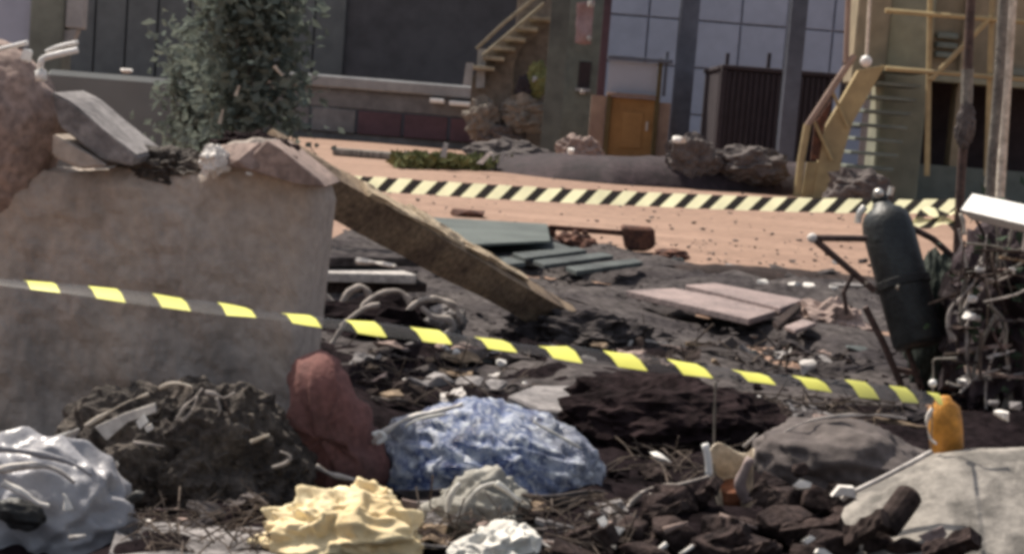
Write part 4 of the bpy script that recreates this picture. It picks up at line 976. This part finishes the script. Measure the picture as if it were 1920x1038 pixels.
# tub
t = thing('plastic_tub', 'broken cream plastic tub with rusty bottom on the dark stones', 'tub', P(1372, 945, 3.7))
m_ = axis_m(P(1378, 945, 3.7), P(1366, 830, 3.66)); R0, R1, hh = .040, .058, .14
bm = B(); nn = 28; seg = []
for j in range(nn + 1):
    an = math.radians(-60) + math.radians(300) * j / nn - math.radians(60)
    col = []
    for k in range(7):
        f_ = k / 6; rr = R0 + (R1 - R0) * f_; zz = hh * f_ * (1 - .12 * (1 + math.sin(an * 3 + 1)) * (f_ ** 3))
        col.append((bm.verts.new(m_ @ Vector((rr * math.cos(an), rr * math.sin(an), zz))), bm.verts.new(m_ @ Vector(((rr - .004) * math.cos(an), (rr - .004) * math.sin(an), zz)))))
    seg.append(col)
for j in range(nn):
    for k in range(6):
        for s in (0, 1): bm.faces.new((seg[j][k][s], seg[j + 1][k][s], seg[j + 1][k + 1][s], seg[j][k + 1][s]))
    bm.faces.new((seg[j][6][0], seg[j + 1][6][0], seg[j + 1][6][1], seg[j][6][1])); bm.faces.new((seg[j][0][0], seg[j + 1][0][0], seg[j + 1][0][1], seg[j][0][1]))
for j in (0, nn):
    for k in range(6): bm.faces.new((seg[j][k][0], seg[j][k + 1][0], seg[j][k + 1][1], seg[j][k][1]))
link('wall', bm, 'tub', t, smooth=False)
bm = B(); tube(bm, PX([(1322, 832), (1328, 860), (1330, 892)], 3.62), .0085, 8, 3); link('rim', bm, 'white_paint', t, smooth=True)  # white tube paints the sunlit left edge of the tub
bm = B(); tube(bm, PX([(1408, 858), (1392, 890), (1388, 912), (1402, 940)], 3.6), .010, 8, 4, .014, .3); link('torn_edge', bm, 'pink_slab', t, smooth=True)
bm = B(); lathe(bm, [(R0 * .95, 0), (R0 * 1.04, .03), (R0 * .9, .05), (.004, .058)], m_, 18); link('filling', bm, 'tub_rust', t)
bm = B(); tube(bm, PX([(1342, 715), (1340, 770), (1337, 900)], 3.75), .0045, 7, 3); solo('rod', 'thin grey rod standing behind the cream tub', 'rod', bm, 'steel_pole', smooth=True)

# heap of dark stones
bm = B(); blob(bm, P(1400, 1120, 3.42), (.44, .28, .165), 95, .25, 2.5, 5, crease=.08, floor=None); kind(link('mound_of_rubble', bm, 'soot', None, None, True), 'structure')
r = random.Random(21); k = 0
spots = [(1215, 950, 110, 60), (1265, 935, 110, 56), (1360, 990, 140, 60), (1180, 1000, 90, 60), (1260, 1000, 120, 66), (1465, 940, 90, 50), (1480, 985, 150, 74), (1540, 940, 110, 50), (1590, 975, 100, 60), (1350, 1025, 130, 56), (1090, 1010, 90, 50), (1430, 1030, 120, 50), (1560, 1020, 120, 60), (1640, 1020, 110, 60), (1700, 1030, 90, 50), (1790, 1005, 110, 60), (1785, 1040, 120, 50), (1240, 965, 60, 40), (1520, 1040, 110, 44), (1120, 975, 60, 36), (1620, 945, 60, 36), (1080, 1040, 120, 44), (1210, 1040, 120, 44), (1400, 990, 70, 40), (1450, 905, 70, 36), (1150, 960, 50, 30), (1690, 990, 70, 40), (1500, 880, 50, 30)]
for (x, y, a, b) in spots:
    Y = 3.62 - (y - 900) * .0038
    bm = B(); chunk(bm, P(x, y, Y), (mm(a, Y), mm(a * .8, Y), mm(b, Y) * 1.15), 500 + k, r.choice((12, 14, 18)), Euler((r.uniform(-.4, .4), r.uniform(-.4, .4), r.uniform(-.4, .4))))
    bmesh.ops.bevel(bm, geom=bm.edges[:], offset=.0022, segments=1, affect='EDGES')
    row = [q for q in spots if (q[1] > 1010) == (y > 1010) and (q[1] < 960) == (y < 960)]
    row.sort(); i = row.index((x, y, a, b)); od = ORD[i] + ('' if i == 0 else ' from left')
    solo('stone', 'dark brown stone, ' + od + ' in the ' + ('bottom' if y > 1010 else 'top' if y < 960 else 'middle') + ' row of the heap below the tub', 'stone', bm, 'stone_brown', 'dark stones heaped at the lower right'); k += 1
for i, (x0_, y0_, x1_, y1_, rr, Y, lb) in enumerate(((1195, 985, 1285, 945, 20, 3.36, 'charred log at the left of the stone heap below the bent wire'), (1300, 945, 1345, 905, 22, 3.5, 'charred log standing left of the cream tub'), (1420, 915, 1470, 960, 22, 3.42, 'charred log sloping down right of the cream tub'), (1470, 1000, 1580, 985, 24, 3.2, 'charred log lying level in the middle of the stone heap'),
        (1560, 915, 1620, 960, 22, 3.36, 'charred log in front of the rounded concrete lump'), (1300, 1030, 1400, 995, 24, 3.15, 'charred log near the bottom edge between the white sticks'), (1590, 1010, 1660, 970, 22, 3.1, 'charred log touching the wooden stub'), (1080, 1030, 1150, 1000, 20, 3.15, 'charred log at the far left end of the stone heap'), (1740, 1040, 1830, 1005, 24, 3.0, 'charred log against the foot of the pale block'), (1380, 1040, 1450, 1020, 22, 3.05, 'charred log at the bottom edge below the tub'))):
    p0, p1 = P(x0_, y0_, Y + .03), P(x1_, y1_, Y - .03); bm = B()
    wd_ = 2 * mm(rr * r.uniform(.72, 1.0), Y)
    beam(bm, p0, p1, wd_, wd_ * r.uniform(.6, .9), i * 3, 10, r.uniform(.7, 1), .22, i * .7); solo('charred_log', lb, 'log', bm, r.choice(('stone_brown', 'timber_dark')), 'charred logs among the dark stones')
for i, (pts, r_, mt, Y, lb) in enumerate((([(1170, 962), (1195, 930), (1230, 910), (1270, 908), (1330, 892)], .007, 'cable', 3.5, 'pale bent wire over the left of the stone heap'),
        ([(1040, 1000), (1080, 990), (1125, 975)], .006, 'cable', 3.35, 'thin pale stick left of the white torn flap'),
        ([(1222, 925), (1212, 960)], .007, 'cable', 3.45, 'short pale stick hanging from the bent wire'),
        ([(1245, 995), (1290, 978)], .010, 'concrete_red', 3.2, 'brown pale stick on the front of the stone heap'),
        ([(1225, 1040), (1250, 1018)], .012, 'white_scrap', 3.1, 'white stick pointing out at the bottom edge'),
        ([(1275, 1040), (1300, 1022)], .010, 'white_scrap', 3.1, 'second white stick pointing out at the bottom edge'),
        ([(1350, 965), (1420, 990)], .007, 'concrete_red', 3.25, 'dull stick across the middle of the stone heap'),
        ([(1395, 838), (1420, 812)], .006, 'cable', 3.8, 'short pale stick above the cream tub'))):
    bm = B(); tube(bm, PX(pts, Y), r_, 7, 4, None, .25, i); solo('stick', lb, 'stick', bm, mt, smooth=True)
for i, (px, Y, lb) in enumerate((([(1142, 985), (1165, 978), (1195, 998), (1165, 1015), (1152, 1038), (1140, 1020)], 3.15, 'white torn flap at the left of the stone heap'),
        ([(1120, 970), (1140, 964), (1148, 985), (1128, 998)], 3.2, 'small white crumb beside the torn flap'),
        ([(1480, 912), (1500, 896), (1530, 905), (1525, 918), (1495, 920)], 3.4, 'white scrap on the stone heap right of the tub'),
        ([(1446, 958), (1490, 950), (1505, 958), (1470, 968)], 3.35, 'long white scrap below the tub'),
        ([(1498, 1020), (1515, 1000), (1530, 1002), (1512, 1026)], 3.05, 'white chip in the lower middle of the stones'),
        ([(1515, 1040), (1530, 1032), (1590, 1034), (1590, 1050), (1515, 1052)], 3.0, 'white sheet corner at the bottom edge'))):
    cx_, cy_ = sum(q[0] for q in px) / len(px), sum(q[1] for q in px) / len(px)
    bm = B(); pprism(bm, [(cx_ + (q[0] - cx_) * .72, cy_ + (q[1] - cy_) * .72) for q in px], Y, .012); bmesh.ops.rotate(bm, verts=bm.verts, cent=centre(bm), matrix=Euler((-.5, .2 * i - .4, 0)).to_matrix()); solo('scrap', lb, 'scrap', bm, 'white_scrap')

# ================================================================== CENTRE FRONT
bm = B(); blob(bm, P(920, 905, 4.15), (.305, .2, .205), 33, .07, 2, 6, Euler((0, .12, 0)), crease=.02, cf=4.5, c2=.8, cell=.07, cc=7)
t = thing('blue_bundle', 'domed bundle wrapped in speckled blue and white plastic', 'bundle', centre(bm)); link('wrap', bm, 'blue', t, smooth=True)
bm = B(); tube(bm, PX([(698, 830), (735, 800), (770, 782), (815, 772), (868, 758)], 4.02), .010, 7, 6, .006, .5); link('white_hem', bm, 'white_scrap', t, smooth=True)  # white tube paints sunlight along the bundle's top-left edge
bm = B(); tube(bm, PX([(700, 815), (712, 808), (722, 820), (706, 832)], 3.98), .010, 7, 3, None, .4); link('knot', bm, 'white_paint', t, smooth=True)
for pts in ([(760, 800), (775, 790), (800, 782), (835, 776)], [(1000, 790), (1040, 812), (1090, 840)]):
    bm = B(); tube(bm, PX(pts, 3.96), .005, 6, 5, .003, .5); link('fold', bm, 'cloth_white', t, smooth=True)
bm = B(); sheet(bm, PX([(740, 918), (1130, 925), (1050, 985), (820, 960)], 3.9), 24, 8, .01, .03, 6, 12); solo('plastic_sheet', 'dark blue plastic sheet spread under the blue bundle', 'sheet', bm, MT['ash'])
bm = B()
def pillow(bm, px, Y, depth, seed, n=9, amp=.012):
    c = P(sum(q[0] for q in px) / len(px), sum(q[1] for q in px) / len(px), Y)
    pts = catmull(PX(px + px[:1], Y), 6)[:-1]; rings = []
    for k in range(n + 1):
        a_ = math.pi * k / n; sc = math.sin(a_) ** .55 if 0 < k < n else .05; dy = -math.cos(a_) * depth
        rings.append([bm.verts.new(c + (p - c) * sc + Vector((0, dy, 0)) + Vector((1, .6, .6)) * amp * noise.fractal((p * 9 + Vector((seed, dy * 9, 0))), .9, 2, 4)) for p in pts])
    m_ = len(pts)
    for r0, r1 in zip(rings, rings[1:]):
        for q in range(m_): bm.faces.new((r0[q], r0[(q + 1) % m_], r1[(q + 1) % m_], r1[q]))
    bm.faces.new(rings[0][::-1]); bm.faces.new(rings[-1])
pillow(bm, [(556, 672), (600, 660), (642, 676), (668, 730), (692, 800), (716, 880), (700, 925), (620, 935), (545, 920), (535, 850), (540, 760)], 4.02, .10, 5, 14, .03)
solo('red_sack', 'dusty dark red sack leaning against the wall end', 'sack', bm, 'red', smooth=True)
bm = B(); tube(bm, PX([(592, 872), (620, 888), (660, 898), (695, 906)], 3.85), .007, 7, 4, .010, .4); solo('rope', 'pale pinkish rope at the foot of the red sack', 'rope', bm, 'cable', smooth=True)
# yellow cloth
bm = B(); blob(bm, P(640, 1010, 3.22), (.15, .11, .085), 51, .22, 1.5, 6, None, crease=.09, cf=2.0, c2=.3, oc=2, cell=.26, cc=4.2); bmesh.ops.translate(bm, verts=bm.verts, vec=(0, 0, 0))
blob(bm, P(700, 950, 3.3), (.055, .05, .035), 53, .3, 1.5, 5, Euler((0, .6, 0)), crease=.15, cf=1.8, c2=.2, oc=2, cell=.3, cc=3)
solo('crumpled_cloth', 'crumpled cream yellow cloth lying at the bottom centre', 'cloth', bm, 'cloth_yellow', smooth=True)
bm = B(); blob(bm, P(905, 985, 3.4), (.112, .09, .105), 55, .15, 1.4, 6, Euler((0, -.2, 0)), crease=.08, cf=1.6, c2=.2, oc=2, cell=.24, cc=3.6); solo('crumpled_bag', 'grey olive crumpled bag right of the yellow cloth', 'bag', bm, 'cloth_grey', smooth=True)
for i, pts in enumerate(([(835, 975), (845, 930), (862, 905)], [(850, 985), (880, 935), (905, 912), (930, 905)], [(930, 905), (950, 918), (975, 940)])):
    bm = B(); tube(bm, PX(pts, 3.27 - .01 * i), .009, 7, 5, .005, .5, i); solo('cloth_strip', ['left white strip draped over the olive bag', 'brightest white strip across the top of the olive bag', 'short grey white strip on the right of the olive bag'][i], 'strip', bm, 'cloth_white', smooth=True)  # pale strips paint the lit streaks on the bag
bm = B(); blob(bm, P(930, 1040, 3.1), (.075, .08, .05), 57, .2, 1.5, 6, Euler((0, -.35, 0)), crease=.08, cf=2, c2=.25, oc=2, cell=.28, cc=3.8); solo('crumpled_paper', 'white crumpled paper at the bottom edge below the olive bag', 'paper', bm, 'cloth_white', smooth=True)
bm = B(); sheet(bm, PX([(755, 935), (835, 948), (830, 1000), (770, 985)], 3.5), 8, 8, .01, .02, 9, 8); solo('board_piece', 'brown board piece between yellow cloth and olive bag', 'board', bm, 'concrete_red')

# ================================================================== LOWER LEFT HEAP
bm = B(); blob(bm, P(345, 935, 3.85), (.285, .22, .27), 65, .22, 2.2, 6, Euler((0, .05, 0)), crease=.08, cf=4); kind(link('mound_of_litter', bm, 'brown_plant', None, None, False), 'structure')
bm = B(); r = random.Random(8)
hc = P(345, 935, 3.85)
for i in range(900):
    d = Vector((r.gauss(0, 1), r.gauss(0, 1) - .5, r.gauss(0, 1) + .3)).normalized()
    p = hc + Vector((d.x * .275, d.y * .2, d.z * .255)); q = Vector((r.gauss(0, 1), r.gauss(0, 1), r.gauss(0, .6))).normalized() * r.uniform(.02, .07)
    tube(bm, [p - q * .5, p + q * .2 + d * .008, p + q * .6], r.uniform(.001, .0025), 4, 1)
kind(link('twigs', bm, 'twig', None, Vector((0, 0, 0))), 'stuff')
bm = B()
leaves(bm, lambda r_: hc + (lambda d: Vector((d.x * .285, d.y * .21, d.z * .265)))(Vector((r_.gauss(0, 1), r_.gauss(0, 1) - .4, r_.gauss(0, 1) + .3)).normalized()), 1800, .03, 66); kind(link('withered_leaves', bm, 'brown_plant', None, Vector((0, 0, 0))), 'stuff')
for i, (pts, r_, mt, Y, lb) in enumerate((([(160, 798), (200, 774), (240, 752), (278, 738)], .008, 'stick_pale', 3.72, 'long pale stick along the upper left of the litter heap'),
        ([(72, 832), (110, 818), (148, 803)], .008, 'white_scrap', 3.6, 'white stick left of the litter heap'),
        ([(298, 728), (320, 718), (345, 720), (362, 726)], .006, 'stick_pale', 3.75, 'curved pale stick at the top of the litter heap'),
        ([(330, 788), (348, 760), (365, 745), (380, 728)], .005, 'cable', 3.62, 'left prong of the pale forked wire'),
        ([(342, 790), (362, 765), (370, 742)], .004, 'cable', 3.61, 'right prong of the pale forked wire'),
        ([(385, 735), (400, 738), (420, 745), (440, 735)], .008, 'cable', 3.7, 'pale root at the top right of the litter heap'),
        ([(405, 745), (412, 765), (408, 780)], .005, 'cable', 3.68, 'short root hanging from the pale root'),
        ([(420, 750), (440, 790), (475, 812)], .004, 'twig', 3.7, 'thin dark twig running down the right of the heap'),
        ([(470, 828), (505, 814)], .007, 'stick_pale', 3.6, 'small pale stick between litter heap and red sack'),
        ([(510, 875), (535, 868), (545, 855), (525, 845)], .006, 'cable', 3.6, 'pale hooked root before the red sack'),
        ([(250, 828), (308, 836)], .006, 'cable', 3.55, 'dull horizontal stick across the litter heap'))):
    bm = B(); tube(bm, PX(pts, Y), r_, 7, 4, None, .3, i); solo('stick', lb, 'stick', bm, mt, smooth=True)
for i, (px, Y, mt, lb) in enumerate((([(92, 838), (148, 806), (132, 838), (108, 850)], 3.6, 'stone_grey', 'grey triangular flap under the white stick'),
        ([(178, 800), (230, 776), (290, 756), (292, 772), (240, 790), (200, 825)], 3.62, 'pale_metal', 'pale grey torn sheet below the long pale stick'),
        ([(255, 790), (268, 776), (276, 792), (262, 804)], 3.58, 'white_scrap', 'upper white crumb on the litter heap'),
        ([(270, 800), (282, 794), (286, 804), (276, 810)], 3.57, 'white_scrap', 'lower white crumb on the litter heap'),
        ([(208, 875), (216, 864), (221, 872), (214, 886)], 3.5, 'pale_metal', 'small pale flake on the left side of the heap'))):
    bm = B(); pprism(bm, px, Y, .012); solo('scrap', lb, 'scrap', bm, mt)
bm = B(); tube(bm, PX([(246, 1000), (232, 975), (238, 945), (256, 928), (268, 930)], 3.3), .010, 8, 6); solo('rubber_hose', 'black rubber hose loop at the foot of the litter heap', 'hose', bm, 'rubber', smooth=True)
bm = B(); chunk(bm, P(256, 972, 3.28), (.014, .01, .03), 77); solo('scrap', 'white glint scrap inside the black hose loop', 'scrap', bm, 'white_scrap')  # white chip put in as a painted glint
bm = B(); prism(bm, PX([(225, 972, 3.3), (300, 978, 3.45), (520, 990, 3.45), (520, 1060, 3.0), (200, 1050, 3.0)], 3.2), Vector((0, 0, -.08))); solo('flat_slab', 'smooth grey slab at the bottom edge under the litter heap', 'slab', bm, 'stone_grey')
bm = B(); chunk(bm, P(490, 1020, 3.2), (.06, .05, .06), 79, 20); solo('stone', 'small grey stone at the left of the yellow cloth', 'stone', bm, 'stone_grey')
# blue grey plastic sack
c_ = P(60, 985, 3.25)
bm = B(); blob(bm, P(70, 1005, 3.3), (.195, .15, .185), 85, .10, 1.1, 6, Euler((0, .3, 0)), crease=.08, cf=1.5, c2=.3, oc=2, cell=.15, cc=3.4)
t = thing('plastic_sack', 'blue grey plastic sack slumped in the lower left corner', 'sack', centre(bm)); link('skin', bm, 'tarp_grey', t, smooth=True)
for pts, r_, mt in (([(0, 880), (60, 872), (105, 880), (140, 905)], .009, 'pale_metal'), ([(5, 905), (40, 922), (70, 942), (92, 948)], .009, 'white_scrap'), ([(-20, 838), (60, 848), (130, 866), (172, 890)], .010, 'tarp_grey'), ([(128, 955), (124, 935), (118, 925)], .008, 'white_scrap'), ([(130, 1008), (160, 1004)], .006, 'pale_metal')):
    bm = B(); tube(bm, PX(pts, 3.12), r_, 8, 5, .004, .4); link('fold', bm, mt, t, smooth=True)  # pale fold colours paint the sunlit streaks on the sack
bm = B(); blob(bm, P(38, 962, 3.14), (.052, .03, .03), 87, .2, 2, 4, Euler((0, .2, 0))); link('torn_opening', bm, 'rubber', t, smooth=True)  # black blob stands in for the shaded hollow of the sack

bm = B(); blob(bm, P(1245, 800, 5.0), (.34, .22, .14), 19, .28, 1.8, 5, crease=.08, cf=2.5); solo('earth_mass', 'dark reddish brown earth mass right of the pointed grey slab', 'mound', bm, 'maroon_earth')
bm = B(); r = random.Random(92)
for _ in range(380):
    x, y = r.uniform(640, 1650), r.uniform(330, 515); g = G(x, y)
    sz = r.choice([.02, .03, .05]) * r.uniform(.6, 1.5) * (g.y / 14) ** .5; chunk(bm, Vector((g.x, g.y, .015)), (sz, sz * .8, sz * .5), _, 8)
kind(link('pebbles', bm, 'lump_brown', None, Vector((0, 0, 0))), 'stuff')
# ================================================================== TORN SCRAP AND SPLINTERS
ZN = {'field': 'in the ash right of the beam', 'wallend': 'in the dark debris beside the wall end', 'hollow': 'at the rim of the scorched hollow',
      'front': 'between the yellow cloth and the stone heap', 'left': 'at the foot of the litter heap', 'right': 'around the rounded concrete lump', 'edge': 'on the scrap heap under the white tube'}
AREA = {'field': [(1080, 560), (1200, 640), (1640, 650), (1600, 690), (1250, 690), (1080, 655)], 'wallend': [(625, 560), (700, 610), (1000, 660), (1000, 740), (720, 760), (650, 690)],
        'hollow': [(1120, 780), (1240, 760), (1420, 760), (1330, 900), (1180, 900)], 'front': [(760, 960), (840, 930), (1140, 940), (1200, 930), (1180, 1040), (1000, 1040), (800, 1030)],
        'left': [(240, 960), (500, 930), (520, 1030), (260, 1030)], 'right': [(1400, 740), (1740, 760), (1700, 800), (1440, 800)], 'edge': [(1790, 520), (1920, 480), (1920, 740), (1800, 740)]}
CNT = {'field': 46, 'wallend': 40, 'hollow': 8, 'front': 34, 'left': 14, 'right': 20, 'edge': 12}
TONE = [('timber_dark', 'black'), ('timber', 'brown'), ('stone_grey', 'grey'), ('concrete_red', 'reddish'), ('pale_metal', 'pale'), ('ash', 'charcoal'), ('lump_brown', 'dull brown')]
r = random.Random(77); pcs = []
for zn, pl in AREA.items():
    xs_, ys_ = [q[0] for q in pl], [q[1] for q in pl]; c = 0
    while c < CNT[zn]:
        x, y = r.uniform(min(xs_), max(xs_)), r.uniform(min(ys_), max(ys_))
        if in_poly(x, y, pl):
            pcs.append((zn, x, y, r.choice(TONE), r.choice(('splinter', 'torn_scrap', 'torn_scrap', 'fragment')))); c += 1
for k, (zn, x, y, (mt, cn), nm) in enumerate(sorted(pcs, key=lambda q: (q[0], q[1]))):
    same = sorted(q[1] for q in pcs if q[0] == zn and q[3] == (mt, cn) and q[4] == nm); i = same.index(x)
    Yz = {'front': 3.45 - (y - 930) * .003, 'left': 3.6 - (y - 930) * .003, 'edge': 6.1 - .1 * r.random()}.get(zn)
    g = P(x, y, Yz) if Yz else G(x, y, .10); Y = g.y
    px_ = r.uniform(28, 84) * (.85 if zn == 'field' else 1); sz = mm(px_, Y); bm = B()
    an = r.uniform(-.6, .6); dx = Vector((math.cos(an), math.sin(an) * .6, r.uniform(-.25, .35))).normalized(); dy = Vector((-math.sin(an), math.cos(an), r.uniform(-.1, .5))).normalized()
    if nm == 'splinter':
        beam(bm, g - dx * sz * .7, g + dx * sz * .7, sz * .16, sz * .10, k, 8, .4, .4)
    elif nm == 'fragment':
        chunk(bm, g, (sz, sz * .7, sz * .45), 900 + k, 14, Euler((r.uniform(-.5, .5), r.uniform(-.5, .5), an)))
    else:
        sheet(bm, [g - dx * sz * .5 - dy * sz * .35, g + dx * sz * .5 - dy * sz * .3, g + dx * sz * .45 + dy * sz * .35, g - dx * sz * .4 + dy * sz * .3], 8, 6, .003, sz * .22, 2.2 / sz, k)
    solo(nm, cn + ' ' + nm.replace('_', ' ') + (', ' if len(same) > 1 else ' ') + ((ORD[i] + ('' if i == 0 else ' from left') + ' ') if len(same) > 1 else '') + ZN[zn], nm.replace('torn_', '').replace('_', ' '), bm, mt, 'torn scrap and splinters ' + ZN[zn])
bm = B(); r = random.Random(31)
for zn, pl in AREA.items():
    xs_, ys_ = [q[0] for q in pl], [q[1] for q in pl]
    for _ in range(120):
        x, y = r.uniform(min(xs_), max(xs_)), r.uniform(min(ys_), max(ys_))
        if not in_poly(x, y, pl): continue
        g = P(x, y, 3.4 - (y - 930) * .003) if zn in ('front', 'left') else G(x, y, .09)
        q = Vector((r.gauss(0, 1), r.gauss(0, .8), r.gauss(0, .45))).normalized() * r.uniform(.03, .1) * g.y / 4
        tube(bm, [g - q, g + Vector((0, 0, .01)), g + q * r.uniform(.3, 1)], r.uniform(.001, .003) * g.y / 4, 4, 1)
kind(link('litter', bm, 'twig', None, Vector((0, 0, 0))), 'stuff')

print('objects', len(bpy.data.objects), 'tris', sum(len(o.data.polygons) for o in bpy.data.objects if o.type == 'MESH'))
